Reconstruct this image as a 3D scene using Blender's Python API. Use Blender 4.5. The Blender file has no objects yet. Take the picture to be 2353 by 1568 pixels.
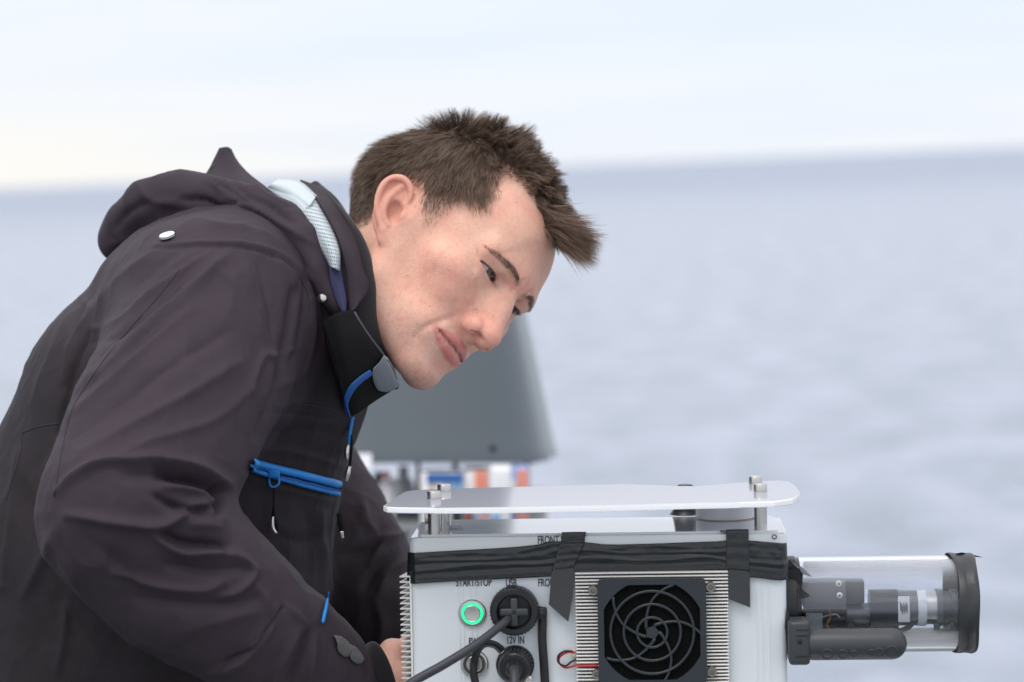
import bpy, bmesh, math, random
import numpy as np
from mathutils import Vector, Matrix
from mathutils.bvhtree import BVHTree
random.seed(7); RNG = np.random.default_rng(7)
SC = bpy.context.scene; COL = SC.collection
# ------------------------------------------------------------------ camera
PITCH = math.radians(3.51); CAM_Z = 1.60
cd = bpy.data.cameras.new('camera'); cam = bpy.data.objects.new('camera', cd); COL.objects.link(cam)
cam.location = (0, 0, CAM_Z); cam.rotation_euler = (math.pi/2 - PITCH, 0, 0)
cd.lens = 100; cd.sensor_width = 36; cd.clip_end = 90000; cd.clip_start = 0.05
cd.dof.use_dof = True; cd.dof.focus_distance = 2.45; cd.dof.aperture_fstop = 4.8; cd.dof.aperture_blades = 8
SC.camera = cam
SC.view_settings.view_transform = 'Standard'; SC.view_settings.look = 'None'
SC.view_settings.exposure = 0.10; SC.view_settings.gamma = 1.0; SC.view_settings.use_curve_mapping = False
SC.cycles.max_bounces = 8; SC.cycles.transparent_max_bounces = 24; SC.cycles.transmission_bounces = 8
HEEL = math.radians(2.35)         # the ship leans: the sea line rises towards the right
# ------------------------------------------------------------------ sky
w = bpy.data.worlds.new('World'); SC.world = w; w.use_nodes = True
nt = w.node_tree; N = nt.nodes; Lk = nt.links; N.clear()
out = N.new('ShaderNodeOutputWorld'); bg = N.new('ShaderNodeBackground'); bg.inputs['Strength'].default_value = 0.095
sky = N.new('ShaderNodeTexSky'); sky.sky_type = 'NISHITA'; sky.sun_disc = False
SUN_EL = math.radians(62); SUN_AZ = math.radians(-150)     # azimuth from +Y towards +X
sky.sun_elevation = SUN_EL; sky.sun_rotation = SUN_AZ
tc = N.new('ShaderNodeTexCoord'); mp = N.new('ShaderNodeMapping'); mp.vector_type = 'POINT'
mp.inputs['Rotation'].default_value = (0, HEEL, 0); mp.inputs['Scale'].default_value = (1, 1, 1)
Lk.new(tc.outputs['Generated'], mp.inputs['Vector'])
sx = N.new('ShaderNodeSeparateXYZ'); Lk.new(mp.outputs['Vector'], sx.inputs[0])
st = N.new('ShaderNodeMapping'); st.inputs['Scale'].default_value = (2.2, 2.2, 30); Lk.new(mp.outputs['Vector'], st.inputs['Vector'])
nz = N.new('ShaderNodeTexNoise'); nz.inputs['Scale'].default_value = 1.6; nz.inputs['Detail'].default_value = 3; Lk.new(st.outputs['Vector'], nz.inputs['Vector'])
# height ramp of the overcast
hr = N.new('ShaderNodeValToRGB'); Lk.new(sx.outputs['Z'], hr.inputs['Fac'])
e = hr.color_ramp.elements
e[0].position = 0.0; e[0].color = (8.8, 9.3, 10.1, 1)
e[1].position = 1.0; e[1].color = (13.2, 13.4, 14.0, 1)
m_ = hr.color_ramp.elements.new(0.035); m_.color = (8.1, 9.0, 10.5, 1)
m_ = hr.color_ramp.elements.new(0.09); m_.color = (8.5, 9.2, 10.6, 1)
m_ = hr.color_ramp.elements.new(0.4); m_.color = (11.0, 11.3, 12.0, 1)
# warm towards the left of the frame
wr = N.new('ShaderNodeMapRange'); wr.inputs['From Min'].default_value = 0.02; wr.inputs['From Max'].default_value = -0.22
wr.inputs['To Min'].default_value = 0; wr.inputs['To Max'].default_value = 1; wr.interpolation_type = 'SMOOTHSTEP'; Lk.new(sx.outputs['X'], wr.inputs['Value'])
cr = N.new('ShaderNodeMapRange'); cr.inputs['From Min'].default_value = 0.40; cr.inputs['From Max'].default_value = 0.62; cr.interpolation_type = 'SMOOTHSTEP'; Lk.new(nz.outputs['Fac'], cr.inputs['Value'])
lz = N.new('ShaderNodeMapRange'); lz.inputs['From Min'].default_value = 0.06; lz.inputs['From Max'].default_value = 0.0; lz.interpolation_type = 'SMOOTHSTEP'; Lk.new(sx.outputs['Z'], lz.inputs['Value'])
mu = N.new('ShaderNodeMath'); mu.operation = 'MULTIPLY'; Lk.new(wr.outputs[0], mu.inputs[0]); Lk.new(lz.outputs[0], mu.inputs[1])
mx1 = N.new('ShaderNodeMix'); mx1.data_type = 'RGBA'; Lk.new(cr.outputs[0], mx1.inputs['Factor']); Lk.new(hr.outputs['Color'], mx1.inputs['A'])
mc = N.new('ShaderNodeMix'); mc.data_type = 'RGBA'; mc.blend_type = 'MULTIPLY'; mc.inputs['Factor'].default_value = 1; Lk.new(hr.outputs['Color'], mc.inputs['A']); mc.inputs['B'].default_value = (1.10, 1.05, 1.0, 1)
Lk.new(mc.outputs['Result'], mx1.inputs['B'])
mx2 = N.new('ShaderNodeMix'); mx2.data_type = 'RGBA'; Lk.new(mu.outputs[0], mx2.inputs['Factor']); Lk.new(mx1.outputs['Result'], mx2.inputs['A']); mx2.inputs['B'].default_value = (10.3, 10.0, 9.4, 1)
mx3 = N.new('ShaderNodeMix'); mx3.data_type = 'RGBA'; mx3.inputs['Factor'].default_value = 0.95; Lk.new(sky.outputs[0], mx3.inputs['A']); Lk.new(mx2.outputs['Result'], mx3.inputs['B'])
Lk.new(mx3.outputs['Result'], bg.inputs['Color']); Lk.new(bg.outputs[0], out.inputs['Surface'])
# ------------------------------------------------------------------ sun behind thin cloud
sd = bpy.data.lights.new('sun', 'SUN'); sd.energy = 1.4; sd.angle = math.radians(30); sd.color = (1.0, 0.965, 0.92)
sun = bpy.data.objects.new('sun', sd); COL.objects.link(sun)
sdir = Vector((math.sin(SUN_AZ)*math.cos(SUN_EL), math.cos(SUN_AZ)*math.cos(SUN_EL), math.sin(SUN_EL)))
sun.rotation_euler = sdir.to_track_quat('Z', 'Y').to_euler(); sun.location = sdir*30
# ------------------------------------------------------------------ helpers
FOC = 100/36*2353
cp, sp = math.cos(PITCH), math.sin(PITCH)
def c2w(p):                       # camera frame (right, depth, up) -> world
    return Vector((p[0], p[1]*cp + p[2]*sp, -p[1]*sp + p[2]*cp + CAM_Z))
def P(px, py, d):                 # photo position (2353 wide) at depth d -> world
    return c2w(((px-1176.5)/FOC*d, d, -(py-784.5)/FOC*d))
def project(V):                   # world array -> photo position, depth
    x = V[:, 0]; y = V[:, 1]; z = V[:, 2]-CAM_Z
    dd = y*cp - z*sp; uu = y*sp + z*cp
    return 1176.5 + FOC*x/dd, 784.5 - FOC*uu/dd, dd
def lin(r, g=None, b=None):
    if g is None: g = b = r
    f = lambda c: ((c/255+.055)/1.055)**2.4 if c > 10.3 else c/255/12.92
    return (f(r), f(g), f(b), 1)
MATS = {}
def mat(name, color, rough=0.5, metal=0.0, bump=0.0, bscale=400, var=0.0, vscale=30, coat=0, spec=0.5, trans=0, ior=1.45, vcol=None, sss=0, sheen=0, emit=None, estr=0, attr=None):
    if name in MATS: return MATS[name]
    m = bpy.data.materials.new(name); m.use_nodes = True; n = m.node_tree.nodes; l = m.node_tree.links
    b = n['Principled BSDF']; c = color if len(color) == 4 else (*color, 1)
    b.inputs['Base Color'].default_value = c; b.inputs['Roughness'].default_value = rough; b.inputs['Metallic'].default_value = metal
    b.inputs['Coat Weight'].default_value = coat; b.inputs['Specular IOR Level'].default_value = spec
    b.inputs['Transmission Weight'].default_value = trans; b.inputs['IOR'].default_value = ior
    b.inputs['Sheen Weight'].default_value = sheen
    if sss: b.inputs['Subsurface Weight'].default_value = sss; b.inputs['Subsurface Radius'].default_value = (.009, .0035, .0018); b.inputs['Subsurface Scale'].default_value = 1
    if emit: b.inputs['Emission Color'].default_value = emit; b.inputs['Emission Strength'].default_value = estr
    t = n.new('ShaderNodeTexCoord')
    src = None
    if attr:
        a = n.new('ShaderNodeAttribute'); a.attribute_name = attr; src = a.outputs['Color']; l.new(src, b.inputs['Base Color'])
    if var or vcol:
        z = n.new('ShaderNodeTexNoise'); z.inputs['Scale'].default_value = vscale; z.inputs['Detail'].default_value = 5; l.new(t.outputs['Object'], z.inputs['Vector'])
        mr = n.new('ShaderNodeMapRange'); mr.inputs['From Min'].default_value = .3; mr.inputs['From Max'].default_value = .7
        l.new(z.outputs['Fac'], mr.inputs['Value'])
        x = n.new('ShaderNodeMix'); x.data_type = 'RGBA'; l.new(mr.outputs[0], x.inputs['Factor'])
        if vcol:
            x.inputs['A'].default_value = c; x.inputs['B'].default_value = vcol
        else:
            mr.inputs['To Min'].default_value = 0
            x.blend_type = 'MULTIPLY'
            if src: l.new(src, x.inputs['A'])
            else: x.inputs['A'].default_value = c
            k = 1-var; x.inputs['B'].default_value = (k, k, k, 1)
        l.new(x.outputs['Result'], b.inputs['Base Color'])
    if bump:
        z = n.new('ShaderNodeTexNoise'); z.inputs['Scale'].default_value = bscale; z.inputs['Detail'].default_value = 4; l.new(t.outputs['Object'], z.inputs['Vector'])
        u = n.new('ShaderNodeBump'); u.inputs['Strength'].default_value = bump; u.inputs['Distance'].default_value = 0.002; l.new(z.outputs['Fac'], u.inputs['Height']); l.new(u.outputs[0], b.inputs['Normal'])
    MATS[name] = m; return m
def link(name, me, m=None, parent=None, smooth=True):
    o = bpy.data.objects.new(name, me); COL.objects.link(o)
    if m is not None: me.materials.append(m)
    if smooth and me.polygons:
        me.polygons.foreach_set('use_smooth', [True]*len(me.polygons))
    if parent: o.parent = parent
    return o
def tag(o, label=None, cat=None, group=None, kind=None):
    if label: o['label'] = label
    if cat: o['category'] = cat
    if group: o['group'] = group
    if kind: o['kind'] = kind
    return o
def empty(name, loc, rot=None, parent=None):
    o = bpy.data.objects.new(name, None); COL.objects.link(o); o.empty_display_size = .05
    if rot is not None: o.matrix_world = Matrix.Translation(loc) @ rot.to_4x4()
    else: o.location = loc
    if parent: o.parent = parent
    return o
def mesh_np(name, V, F):
    me = bpy.data.meshes.new(name); me.vertices.add(len(V)); me.vertices.foreach_set('co', np.asarray(V, np.float32).ravel())
    F = np.asarray(F); n, k = F.shape; me.loops.add(n*k); me.loops.foreach_set('vertex_index', F.astype(np.int32).ravel())
    me.polygons.add(n); me.polygons.foreach_set('loop_start', np.arange(0, n*k, k, dtype=np.int32)); me.polygons.foreach_set('loop_total', np.full(n, k, np.int32))
    me.update(calc_edges=True); me.validate(); return me
def vcolor(me, C, name='tint'):
    a = me.color_attributes.new(name, 'FLOAT_COLOR', 'POINT'); C4 = np.ones((len(C), 4), np.float32); C4[:, :3] = C; a.data.foreach_set('color', C4.ravel())
# ---- implicit solids on a grid, turned into a mesh by surface nets
class Field:
    def __init__(s, lo, hi, h):
        s.h = h; s.ax = [np.arange(lo[i], hi[i]+h*.5, h, dtype=np.float32) for i in range(3)]
        s.f = np.full([len(a) for a in s.ax], 1e3, np.float32)
    def op(s, fn, lo, hi, k, mode='u'):
        sl = []; g = []
        for i in range(3):
            a, b = np.searchsorted(s.ax[i], [lo[i]-1.8*k-2*s.h, hi[i]+1.8*k+2*s.h]); sl.append(slice(a, b)); g.append(s.ax[i][a:b])
            if b <= a: return
        X, Y, Z = g[0][:, None, None], g[1][None, :, None], g[2][None, None, :]
        d = fn(X, Y, Z).astype(np.float32); f = s.f[tuple(sl)]
        k = max(k, 1e-6)
        if mode == 'u':
            h = np.maximum(k-np.abs(f-d), 0)/k; r = np.minimum(f, d)-h*h*k*.25
        else:
            d = -d; h = np.maximum(k-np.abs(f-d), 0)/k; r = np.maximum(f, d)+h*h*k*.25
        s.f[tuple(sl)] = r
    def ell(s, c, r, k=0, mode='u', R=None):
        c = np.array(c, float); r = np.array(r, float); m = max(r)
        ext = np.array(r) if R is None else np.array([m, m, m])
        def fn(X, Y, Z):
            x, y, z = X-c[0], Y-c[1], Z-c[2]
            if R is not None:
                x, y, z = [R[i][0]*x+R[i][1]*y+R[i][2]*z for i in range(3)]
            k0 = np.sqrt((x/r[0])**2+(y/r[1])**2+(z/r[2])**2); k1 = np.sqrt((x/r[0]**2)**2+(y/r[1]**2)**2+(z/r[2]**2)**2)+1e-9
            return k0*(k0-1)/k1
        s.op(fn, c-ext, c+ext, k, mode)
    def cap(s, a, b, ra, rb=None, k=0, mode='u'):
        rb = ra if rb is None else rb; a = np.array(a, float); b = np.array(b, float); ba = b-a; q = max(float(ba@ba), 1e-12)
        def fn(X, Y, Z):
            x, y, z = X-a[0], Y-a[1], Z-a[2]; t = np.clip((x*ba[0]+y*ba[1]+z*ba[2])/q, 0, 1)
            return np.sqrt((x-t*ba[0])**2+(y-t*ba[1])**2+(z-t*ba[2])**2)-(ra+t*(rb-ra))
        m = max(ra, rb); s.op(fn, np.minimum(a, b)-m, np.maximum(a, b)+m, k, mode)
    def chain(s, pts, rs, k=0, mode='u'):
        pts = np.array(pts, float); rs = [rs]*len(pts) if np.isscalar(rs) else rs; m = max(rs)
        def fn(X, Y, Z):
            d = None
            for i in range(len(pts)-1):
                a, b = pts[i], pts[i+1]; ba = b-a; q = max(float(ba@ba), 1e-12); x, y, z = X-a[0], Y-a[1], Z-a[2]; t = np.clip((x*ba[0]+y*ba[1]+z*ba[2])/q, 0, 1)
                e = np.sqrt((x-t*ba[0])**2+(y-t*ba[1])**2+(z-t*ba[2])**2)-(rs[i]+t*(rs[i+1]-rs[i])); d = e if d is None else np.minimum(d, e)
            return d
        s.op(fn, pts.min(0)-m, pts.max(0)+m, k, mode)
def surface_nets(f, org, h):
    ins = f < 0
    s = np.zeros([n-1 for n in f.shape], np.int8)
    for i in (0, 1):
        for j in (0, 1):
            for k in (0, 1): s += ins[i:f.shape[0]-1+i, j:f.shape[1]-1+j, k:f.shape[2]-1+k]
    act = (s > 0) & (s < 8); ix = np.argwhere(act); idm = np.full(act.shape, -1, np.int32); idm[act] = np.arange(len(ix))
    off = np.array([[i, j, k] for i in (0, 1) for j in (0, 1) for k in (0, 1)])
    vals = np.stack([f[ix[:, 0]+o[0], ix[:, 1]+o[1], ix[:, 2]+o[2]] for o in off], 1)
    acc = np.zeros((len(ix), 3)); cnt = np.zeros(len(ix))
    for a in range(8):
        for b in range(a+1, 8):
            if np.abs(off[a]-off[b]).sum() != 1: continue
            va, vb = vals[:, a], vals[:, b]; m = (va < 0) != (vb < 0); t = np.where(m, va/(va-vb+1e-20), 0)
            acc += np.where(m[:, None], off[a]+t[:, None]*(off[b]-off[a]), 0); cnt += m
    V = (ix+acc/cnt[:, None])*h+np.array(org)
    Fs = []
    n = f.shape
    for ax in range(3):
        b_, c_ = (ax+1) % 3, (ax+2) % 3
        s0 = [slice(0, n[i]) for i in range(3)]; s1 = list(s0); s0[ax] = slice(0, n[ax]-1); s1[ax] = slice(1, n[ax])
        ch = ins[tuple(s0)] != ins[tuple(s1)]; e = np.argwhere(ch); e = e[(e[:, b_] > 0) & (e[:, c_] > 0) & (e[:, b_] < n[b_]-1) & (e[:, c_] < n[c_]-1)]
        fl = ins[tuple(s0)][e[:, 0], e[:, 1], e[:, 2]]
        q = []
        for db, dc in ((1, 1), (0, 1), (0, 0), (1, 0)):
            t = e.copy(); t[:, b_] -= db; t[:, c_] -= dc; q.append(idm[t[:, 0], t[:, 1], t[:, 2]])
        q = np.stack(q, 1); q[~fl] = q[~fl][:, ::-1]; Fs.append(q)
    return V, np.concatenate(Fs)
def cat_rom(pts, n):
    pts = np.array(pts, float); m = len(pts); Pp = np.vstack([2*pts[0]-pts[1], pts, 2*pts[-1]-pts[-2]])
    t = np.linspace(0, m-1-1e-9, n); i = t.astype(int); u = (t-i)[:, None]
    p0, p1, p2, p3 = Pp[i], Pp[i+1], Pp[i+2], Pp[i+3]
    return .5*((2*p1)+(-p0+p2)*u+(2*p0-5*p1+4*p2-p3)*u*u+(-p0+3*p1-3*p2+p3)*u**3)
def sheet(name, rows, m, parent=None, nu=40, nv=24, thick=0.0, noise=0.0, raw=False):
    """lofted cloth through rows of world points; thick in metres behind the surface"""
    G = np.array([cat_rom(r, nu) for r in rows]); G = np.array([cat_rom(G[:, i], nv) for i in range(nu)])  # nu x nv x 3
    V = G.reshape(-1, 3); F = [[i*nv+j, (i+1)*nv+j, (i+1)*nv+j+1, i*nv+j+1] for i in range(nu-1) for j in range(nv-1)]
    me = mesh_np(name, V, F); o = link(name, me, m, parent)
    if thick:
        s = o.modifiers.new('s', 'SOLIDIFY'); s.thickness = thick; s.offset = 0
        bpy_apply(o)
    return o
def bpy_apply(o):
    dg = bpy.context.evaluated_depsgraph_get(); me = bpy.data.meshes.new_from_object(o.evaluated_get(dg)); o.modifiers.clear(); old = o.data; o.data = me
    me.name = o.name
def tube_mesh(pts, r, seg=10, cap=True, flat=1.0, upv=None):
    pts = [np.array(p, float) for p in pts]; n = len(pts); rs = [r]*n if np.isscalar(r) else list(r)
    V = []; prev = None
    for i in range(n):
        t = pts[min(i+1, n-1)]-pts[max(i-1, 0)]; t /= np.linalg.norm(t)+1e-12
        ref = prev if prev is not None else (np.array(upv, float) if upv is not None else (np.array([0, 0, 1.]) if abs(t[2]) < .9 else np.array([1., 0, 0])))
        a = ref-t*(ref@t); a /= np.linalg.norm(a)+1e-12; prev = a; b = np.cross(t, a)
        for k in range(seg):
            an = 2*math.pi*k/seg; V.append(pts[i]+rs[i]*(a*math.cos(an)*flat+b*math.sin(an)))
    F = [[i*seg+k, i*seg+(k+1) % seg, (i+1)*seg+(k+1) % seg, (i+1)*seg+k] for i in range(n-1) for k in range(seg)]
    return V, F, (list(range(seg))[::-1], [(n-1)*seg+k for k in range(seg)])
def tube(name, pts, r, m, parent=None, seg=10, smooth_n=0, flat=1.0, upv=None):
    if smooth_n: pts = cat_rom(pts, smooth_n)
    V, F, caps = tube_mesh(pts, r if np.isscalar(r) else np.interp(np.linspace(0, 1, len(pts)), np.linspace(0, 1, len(r)), r), seg, flat=flat, upv=upv)
    me = bpy.data.meshes.new(name); me.from_pydata([tuple(v) for v in V], [], F+list(caps)); me.update(); return link(name, me, m, parent)
class MB:
    def __init__(s): s.b = bmesh.new()
    def box(s, x0, x1, y0, y1, z0, z1, bevel=0, seg=2):
        r = bmesh.ops.create_cube(s.b, size=1); bmesh.ops.scale(s.b, vec=(x1-x0, y1-y0, z1-z0), verts=r['verts']); bmesh.ops.translate(s.b, vec=((x0+x1)/2, (y0+y1)/2, (z0+z1)/2), verts=r['verts'])
        if bevel:
            es = list({e for v in r['verts'] for e in v.link_edges}); bmesh.ops.bevel(s.b, geom=es, offset=bevel, segments=seg, profile=.5, affect='EDGES')
        return s
    def lathe(s, c, axis, prof, seg=40):
        """prof: list of (distance along axis, radius); axis 'x','y','z' or vector"""
        A = Vector({'x': (1, 0, 0), 'y': (0, 1, 0), 'z': (0, 0, 1)}[axis] if isinstance(axis, str) else axis).normalized(); q = A.to_track_quat('Z', 'Y')
        rings = []
        for t, r in prof:
            if r < 1e-7: rings.append([s.b.verts.new(Vector(c)+A*t)])
            else: rings.append([s.b.verts.new(Vector(c)+q @ Vector((r*math.cos(2*math.pi*k/seg), r*math.sin(2*math.pi*k/seg), t))) for k in range(seg)])
        for a, b in zip(rings, rings[1:]):
            for k in range(seg):
                k2 = (k+1) % seg
                try:
                    if len(a) == 1 and len(b) == 1: continue
                    if len(a) == 1: s.b.faces.new((a[0], b[k2], b[k]))
                    elif len(b) == 1: s.b.faces.new((a[k], a[k2], b[0]))
                    else: s.b.faces.new((a[k], a[k2], b[k2], b[k]))
                except ValueError: pass
        if len(rings[0]) > 1: s.b.faces.new(rings[0][::-1])
        if len(rings[-1]) > 1: s.b.faces.new(rings[-1])
        return s
    def prism(s, poly, y0, y1, f=lambda p, y: (p[0], y, p[1])):
        a = [s.b.verts.new(f(p, y0)) for p in poly]; b = [s.b.verts.new(f(p, y1)) for p in poly]; n = len(poly)
        s.b.faces.new(a); s.b.faces.new(b[::-1])
        for i in range(n): s.b.faces.new((a[i], b[i], b[(i+1) % n], a[(i+1) % n]))
        return s
    def build(s, name, m, parent=None, smooth=False, angle=35):
        bmesh.ops.recalc_face_normals(s.b, faces=s.b.faces); me = bpy.data.meshes.new(name); s.b.to_mesh(me); s.b.free()
        o = link(name, me, m, parent, smooth=True)
        try: me.set_sharp_from_angle(angle=math.radians(angle))
        except Exception: pass
        return o
# ------------------------------------------------------------------ sea
def build_sea():
    m = bpy.data.materials.new('sea_water'); m.use_nodes = True; n = m.node_tree.nodes; l = m.node_tree.links; b = n['Principled BSDF']
    b.inputs['Roughness'].default_value = .22; b.inputs['IOR'].default_value = 1.333
    t = n.new('ShaderNodeTexCoord')
    def noise(scale, det, sc=(1, 1, 1)):
        q = n.new('ShaderNodeMapping'); q.inputs['Scale'].default_value = sc; l.new(t.outputs['Object'], q.inputs['Vector'])
        z = n.new('ShaderNodeTexNoise'); z.inputs['Scale'].default_value = scale; z.inputs['Detail'].default_value = det; l.new(q.outputs[0], z.inputs['Vector']); return z
    z1 = noise(.40, 5, (1, .55, 1)); z2 = noise(1.6, 5, (1, .6, 1)); z3 = noise(.50, 6, (.8, .45, 1)); z4 = noise(.0016, 3, (1, .25, 1))
    ad = n.new('ShaderNodeMath'); ad.operation = 'ADD'; l.new(z1.outputs['Fac'], ad.inputs[0])
    m2 = n.new('ShaderNodeMath'); m2.operation = 'MULTIPLY'; m2.inputs[1].default_value = .16; l.new(z2.outputs['Fac'], m2.inputs[0]); l.new(m2.outputs[0], ad.inputs[1])
    bu = n.new('ShaderNodeBump'); bu.inputs['Strength'].default_value = 1.0; bu.inputs['Distance'].default_value = 1.5; l.new(ad.outputs[0], bu.inputs['Height']); l.new(bu.outputs[0], b.inputs['Normal'])
    # body colour: ripple light painted as paler patches, dimmer far reflection as darker blue
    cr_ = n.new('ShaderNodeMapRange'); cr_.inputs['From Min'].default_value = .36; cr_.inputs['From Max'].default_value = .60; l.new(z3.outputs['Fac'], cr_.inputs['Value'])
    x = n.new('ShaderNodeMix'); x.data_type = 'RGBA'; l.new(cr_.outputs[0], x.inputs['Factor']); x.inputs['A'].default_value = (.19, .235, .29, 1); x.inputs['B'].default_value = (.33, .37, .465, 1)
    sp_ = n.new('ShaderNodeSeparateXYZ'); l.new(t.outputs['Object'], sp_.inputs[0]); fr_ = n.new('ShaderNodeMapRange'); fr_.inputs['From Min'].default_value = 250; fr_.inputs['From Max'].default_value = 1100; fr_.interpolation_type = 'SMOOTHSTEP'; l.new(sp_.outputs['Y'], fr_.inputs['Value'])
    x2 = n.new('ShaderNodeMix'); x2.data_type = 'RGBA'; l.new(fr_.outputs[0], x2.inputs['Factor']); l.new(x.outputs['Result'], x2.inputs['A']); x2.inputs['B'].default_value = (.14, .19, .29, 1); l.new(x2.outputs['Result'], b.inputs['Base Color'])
    # graded sheet: fine near the ship, reaching the horizon
    ys = np.concatenate([np.linspace(-60, 20, 5), np.geomspace(30, 60000, 120)]); xs = np.linspace(-1, 1, 60)
    V = []
    for y in ys:
        wd = max(200, abs(y)*1.6)
        for xx in xs: V.append((xx*wd, y, 0))
    nx = len(xs); F = [[i*nx+j, i*nx+j+1, (i+1)*nx+j+1, (i+1)*nx+j] for i in range(len(ys)-1) for j in range(nx-1)]
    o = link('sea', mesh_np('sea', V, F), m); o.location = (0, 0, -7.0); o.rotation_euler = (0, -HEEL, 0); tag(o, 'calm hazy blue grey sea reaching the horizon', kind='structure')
    return o
build_sea()
# ------------------------------------------------------------------ the man: head
HR = np.array([[-0.3413, 0.624, 0.7029], [-0.7845, -0.601, 0.1527], [0.5177, -0.4993, 0.6947]])   # columns: his right, forward, up (camera frame)
HO = np.array([-0.0695, 2.5776, 0.0727])
C2W = np.array([[1, 0, 0], [0, cp, sp], [0, -sp, cp]])
HW = C2W @ HR; HOW = C2W @ HO + np.array([0, 0, CAM_Z])
def h2w(p): return (np.asarray(p, float)*.001) @ HW.T + HOW        # head millimetres -> world
def w2h(p): return ((np.asarray(p, float)-HOW) @ HW)*1000
LIPU = [((27.5, 77.5, -52.2), 1.6), ((22, 83.5, -50.5), 2.8), ((15, 87.2, -48.5), 3.6), ((6, 89.6, -46.5), 4.0), ((0, 89.2, -47.2), 3.8)]
LIPD = [((27, 77.5, -53.6), 1.6), ((21, 82.8, -55.6), 3.1), ((13, 86.2, -57.4), 4.4), ((0, 87.8, -58.2), 4.9)]
EYE = (30.5, 68, 15.5)
def sstep(x, a, b): t = np.clip((x-a)/(b-a), 0, 1); return t*t*(3-2*t)
def build_head_field():
    h = 1.0; Fd = Field((0, -115, -135), (110, 124, 136), h); S = Fd
    S.ell((0, -10, 46), (75, 90, 81))
    S.ell((0, -44, 32), (70, 75, 66), 20)
    S.cap((0, -25, -25), (0, -50, -150), 55, 62, 22)
    S.ell((0, 24, 42), (62, 66, 50), 20)
    S.ell((0, 28, -16), (55, 58, 60), 24)
    S.cap((62, 0, 0), (51, 6, -54), 13, 14, 22)
    S.cap((47, 12, -57), (14, 68, -85), 16, 14, 18)
    S.ell((0, 32, -70), (44, 46, 22), 22)
    S.ell((0, 77.5, -84), (19, 15.5, 14), 14)
    S.ell((0, 62, -50), (42, 26, 27), 18)
    S.ell((44, 55, -4), (21, 22, 15), 18)
    S.ell((33, 64, -20), (16, 14, 15), 16)
    S.cap((10, 83.5, 33), (44, 71, 31), 9.5, 9, 12)
    S.ell((0, 82.5, 34), (12, 11, 12), 10)
    S.ell((92, 52, 40), (24, 30, 26), 14, 's')
    # eye sockets and lids
    S.ell((29, 92, 15), (18, 16, 9.5), 9, 's')
    S.ell(EYE, (15.5, 14.6, 14.2), 5)
    S.cap((20, 77, 6), (38, 75, 5), 3.5, 3.5, 7)          # lower lid bag
    S.chain([(18, 80, 17), (24, 81.5, 22.2), (32, 80.6, 24), (40, 76, 22.3), (48, 69, 17)], [.5, .9, 1.0, .9, .5], 1.8, 's')
    S.cap((26, 82, 27), (46, 72, 25), 3.5, 3.5, 6)        # fold of skin under the brow
    def almond(X, Y, Z):
        t = np.clip((X-15.0)/(45.5-15.0), 0, 1); zc = 13.3+t*3.0
        up = 2.9*np.maximum(np.sin(np.pi*t**.8), 0)**.75; dn = 2.3*np.maximum(np.sin(np.pi*t), 0)**.8
        dz = Z-zc; d = np.maximum(dz-up, -dz-dn); d = np.maximum(d, np.maximum(15.0-X, X-45.5))
        return np.maximum(d*.8, 60-Y)
    S.op(almond, (14, 60, 5), (46, 90, 26), 1.2, 's')
    # nose
    S.cap((0, 83, 21), (0, 99, -11), 7.0, 8.6, 9)
    S.ell((0, 84, -8), (16, 16, 24), 12)
    S.ell((0, 103, -22.5), (13, 12.5, 11.5), 7)
    S.ell((15, 93.5, -26.5), (7.6, 10.8, 9.0), 4)
    S.cap((0, 92, -34), (0, 105, -31), 4.5, 4.5, 4)
    S.chain([(8, 108.5, -31.5), (11.5, 104, -31.5), (15.5, 99.5, -31.5)], [1.9, 2.9, 1.9], 1.6, 's')
    # lips
    S.chain([p for p, r in LIPU], [r for p, r in LIPU], 4)
    S.chain([p for p, r in LIPD], [r for p, r in LIPD], 4.5)
    S.ell((0, 97.5, -69.5), (20, 9, 6), 9, 's')
    S.chain([tuple(q) for q in cat_rom([(29.5, 79.5, -51.6), (25, 84.3, -52.2), (15, 90.0, -52.6), (6, 92.6, -51.6), (0, 92.8, -52.2)], 12)], [.2, .8, 1.2, 1.3]+[1.35]*8, 1.4, 's')
    S.cap((0, 98, -38), (0, 97.5, -43), 2.0, 2.2, 5, 's')
    S.chain([tuple(q) for q in cat_rom([(20, 91, -19), (27, 84.5, -32), (32, 80, -46), (36, 76, -60), (34, 75, -72)], 12)], list(np.linspace(.9, .2, 12)), 6, 's')
    S.chain([(7, 91.5, 20), (8, 94.6, 27), (9, 94.6, 34)], [.5, .6, .3], 4, 's')                      # frown line
    # ear
    u = np.array([.25, -.36, .90]); u /= np.linalg.norm(u)
    b0 = np.array([.52, -.84, -.15]); b = b0-u*(b0@u); b /= np.linalg.norm(b); w_ = np.cross(b, u); w_ *= np.sign(w_[0])
    EO = np.array([77, -5, -2.5]); ES = .95
    e = lambda s, t, q=0: tuple(EO+(b*s+u*t+w_*q)*ES)
    RE = [b, u, w_]
    S.ell((66, -6, 1), (12, 13, 24), 9)
    S.ell(e(8, 4, -4.5), (15.5, 29, 5.5), 3, 'u', RE)
    hx = [(1, 3, -1.5), (-4, 9, 0), (-5.5, 18, 1), (-2, 27, 1), (6, 32, 1), (15, 30, 1), (21.5, 22, 1), (23, 10, .5), (20.5, -2, 0), (14, -13, 0), (8, -20, 0)]
    S.chain([e(*q) for q in cat_rom(hx, 34)], list(np.interp(np.linspace(0, 10, 34), range(11), [1.8, 2.4, 2.8, 3.0, 3.2, 3.3, 3.2, 3.0, 2.8, 2.8, 3.0])), 1.8)
    S.ell(e(4, -24, -.5), (8, 9.5, 3.6), 4, 'u', RE)
    S.ell(e(4.5, -1, 2.5), (8, 11.5, 8.0), 2.2, 's', RE)
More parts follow.
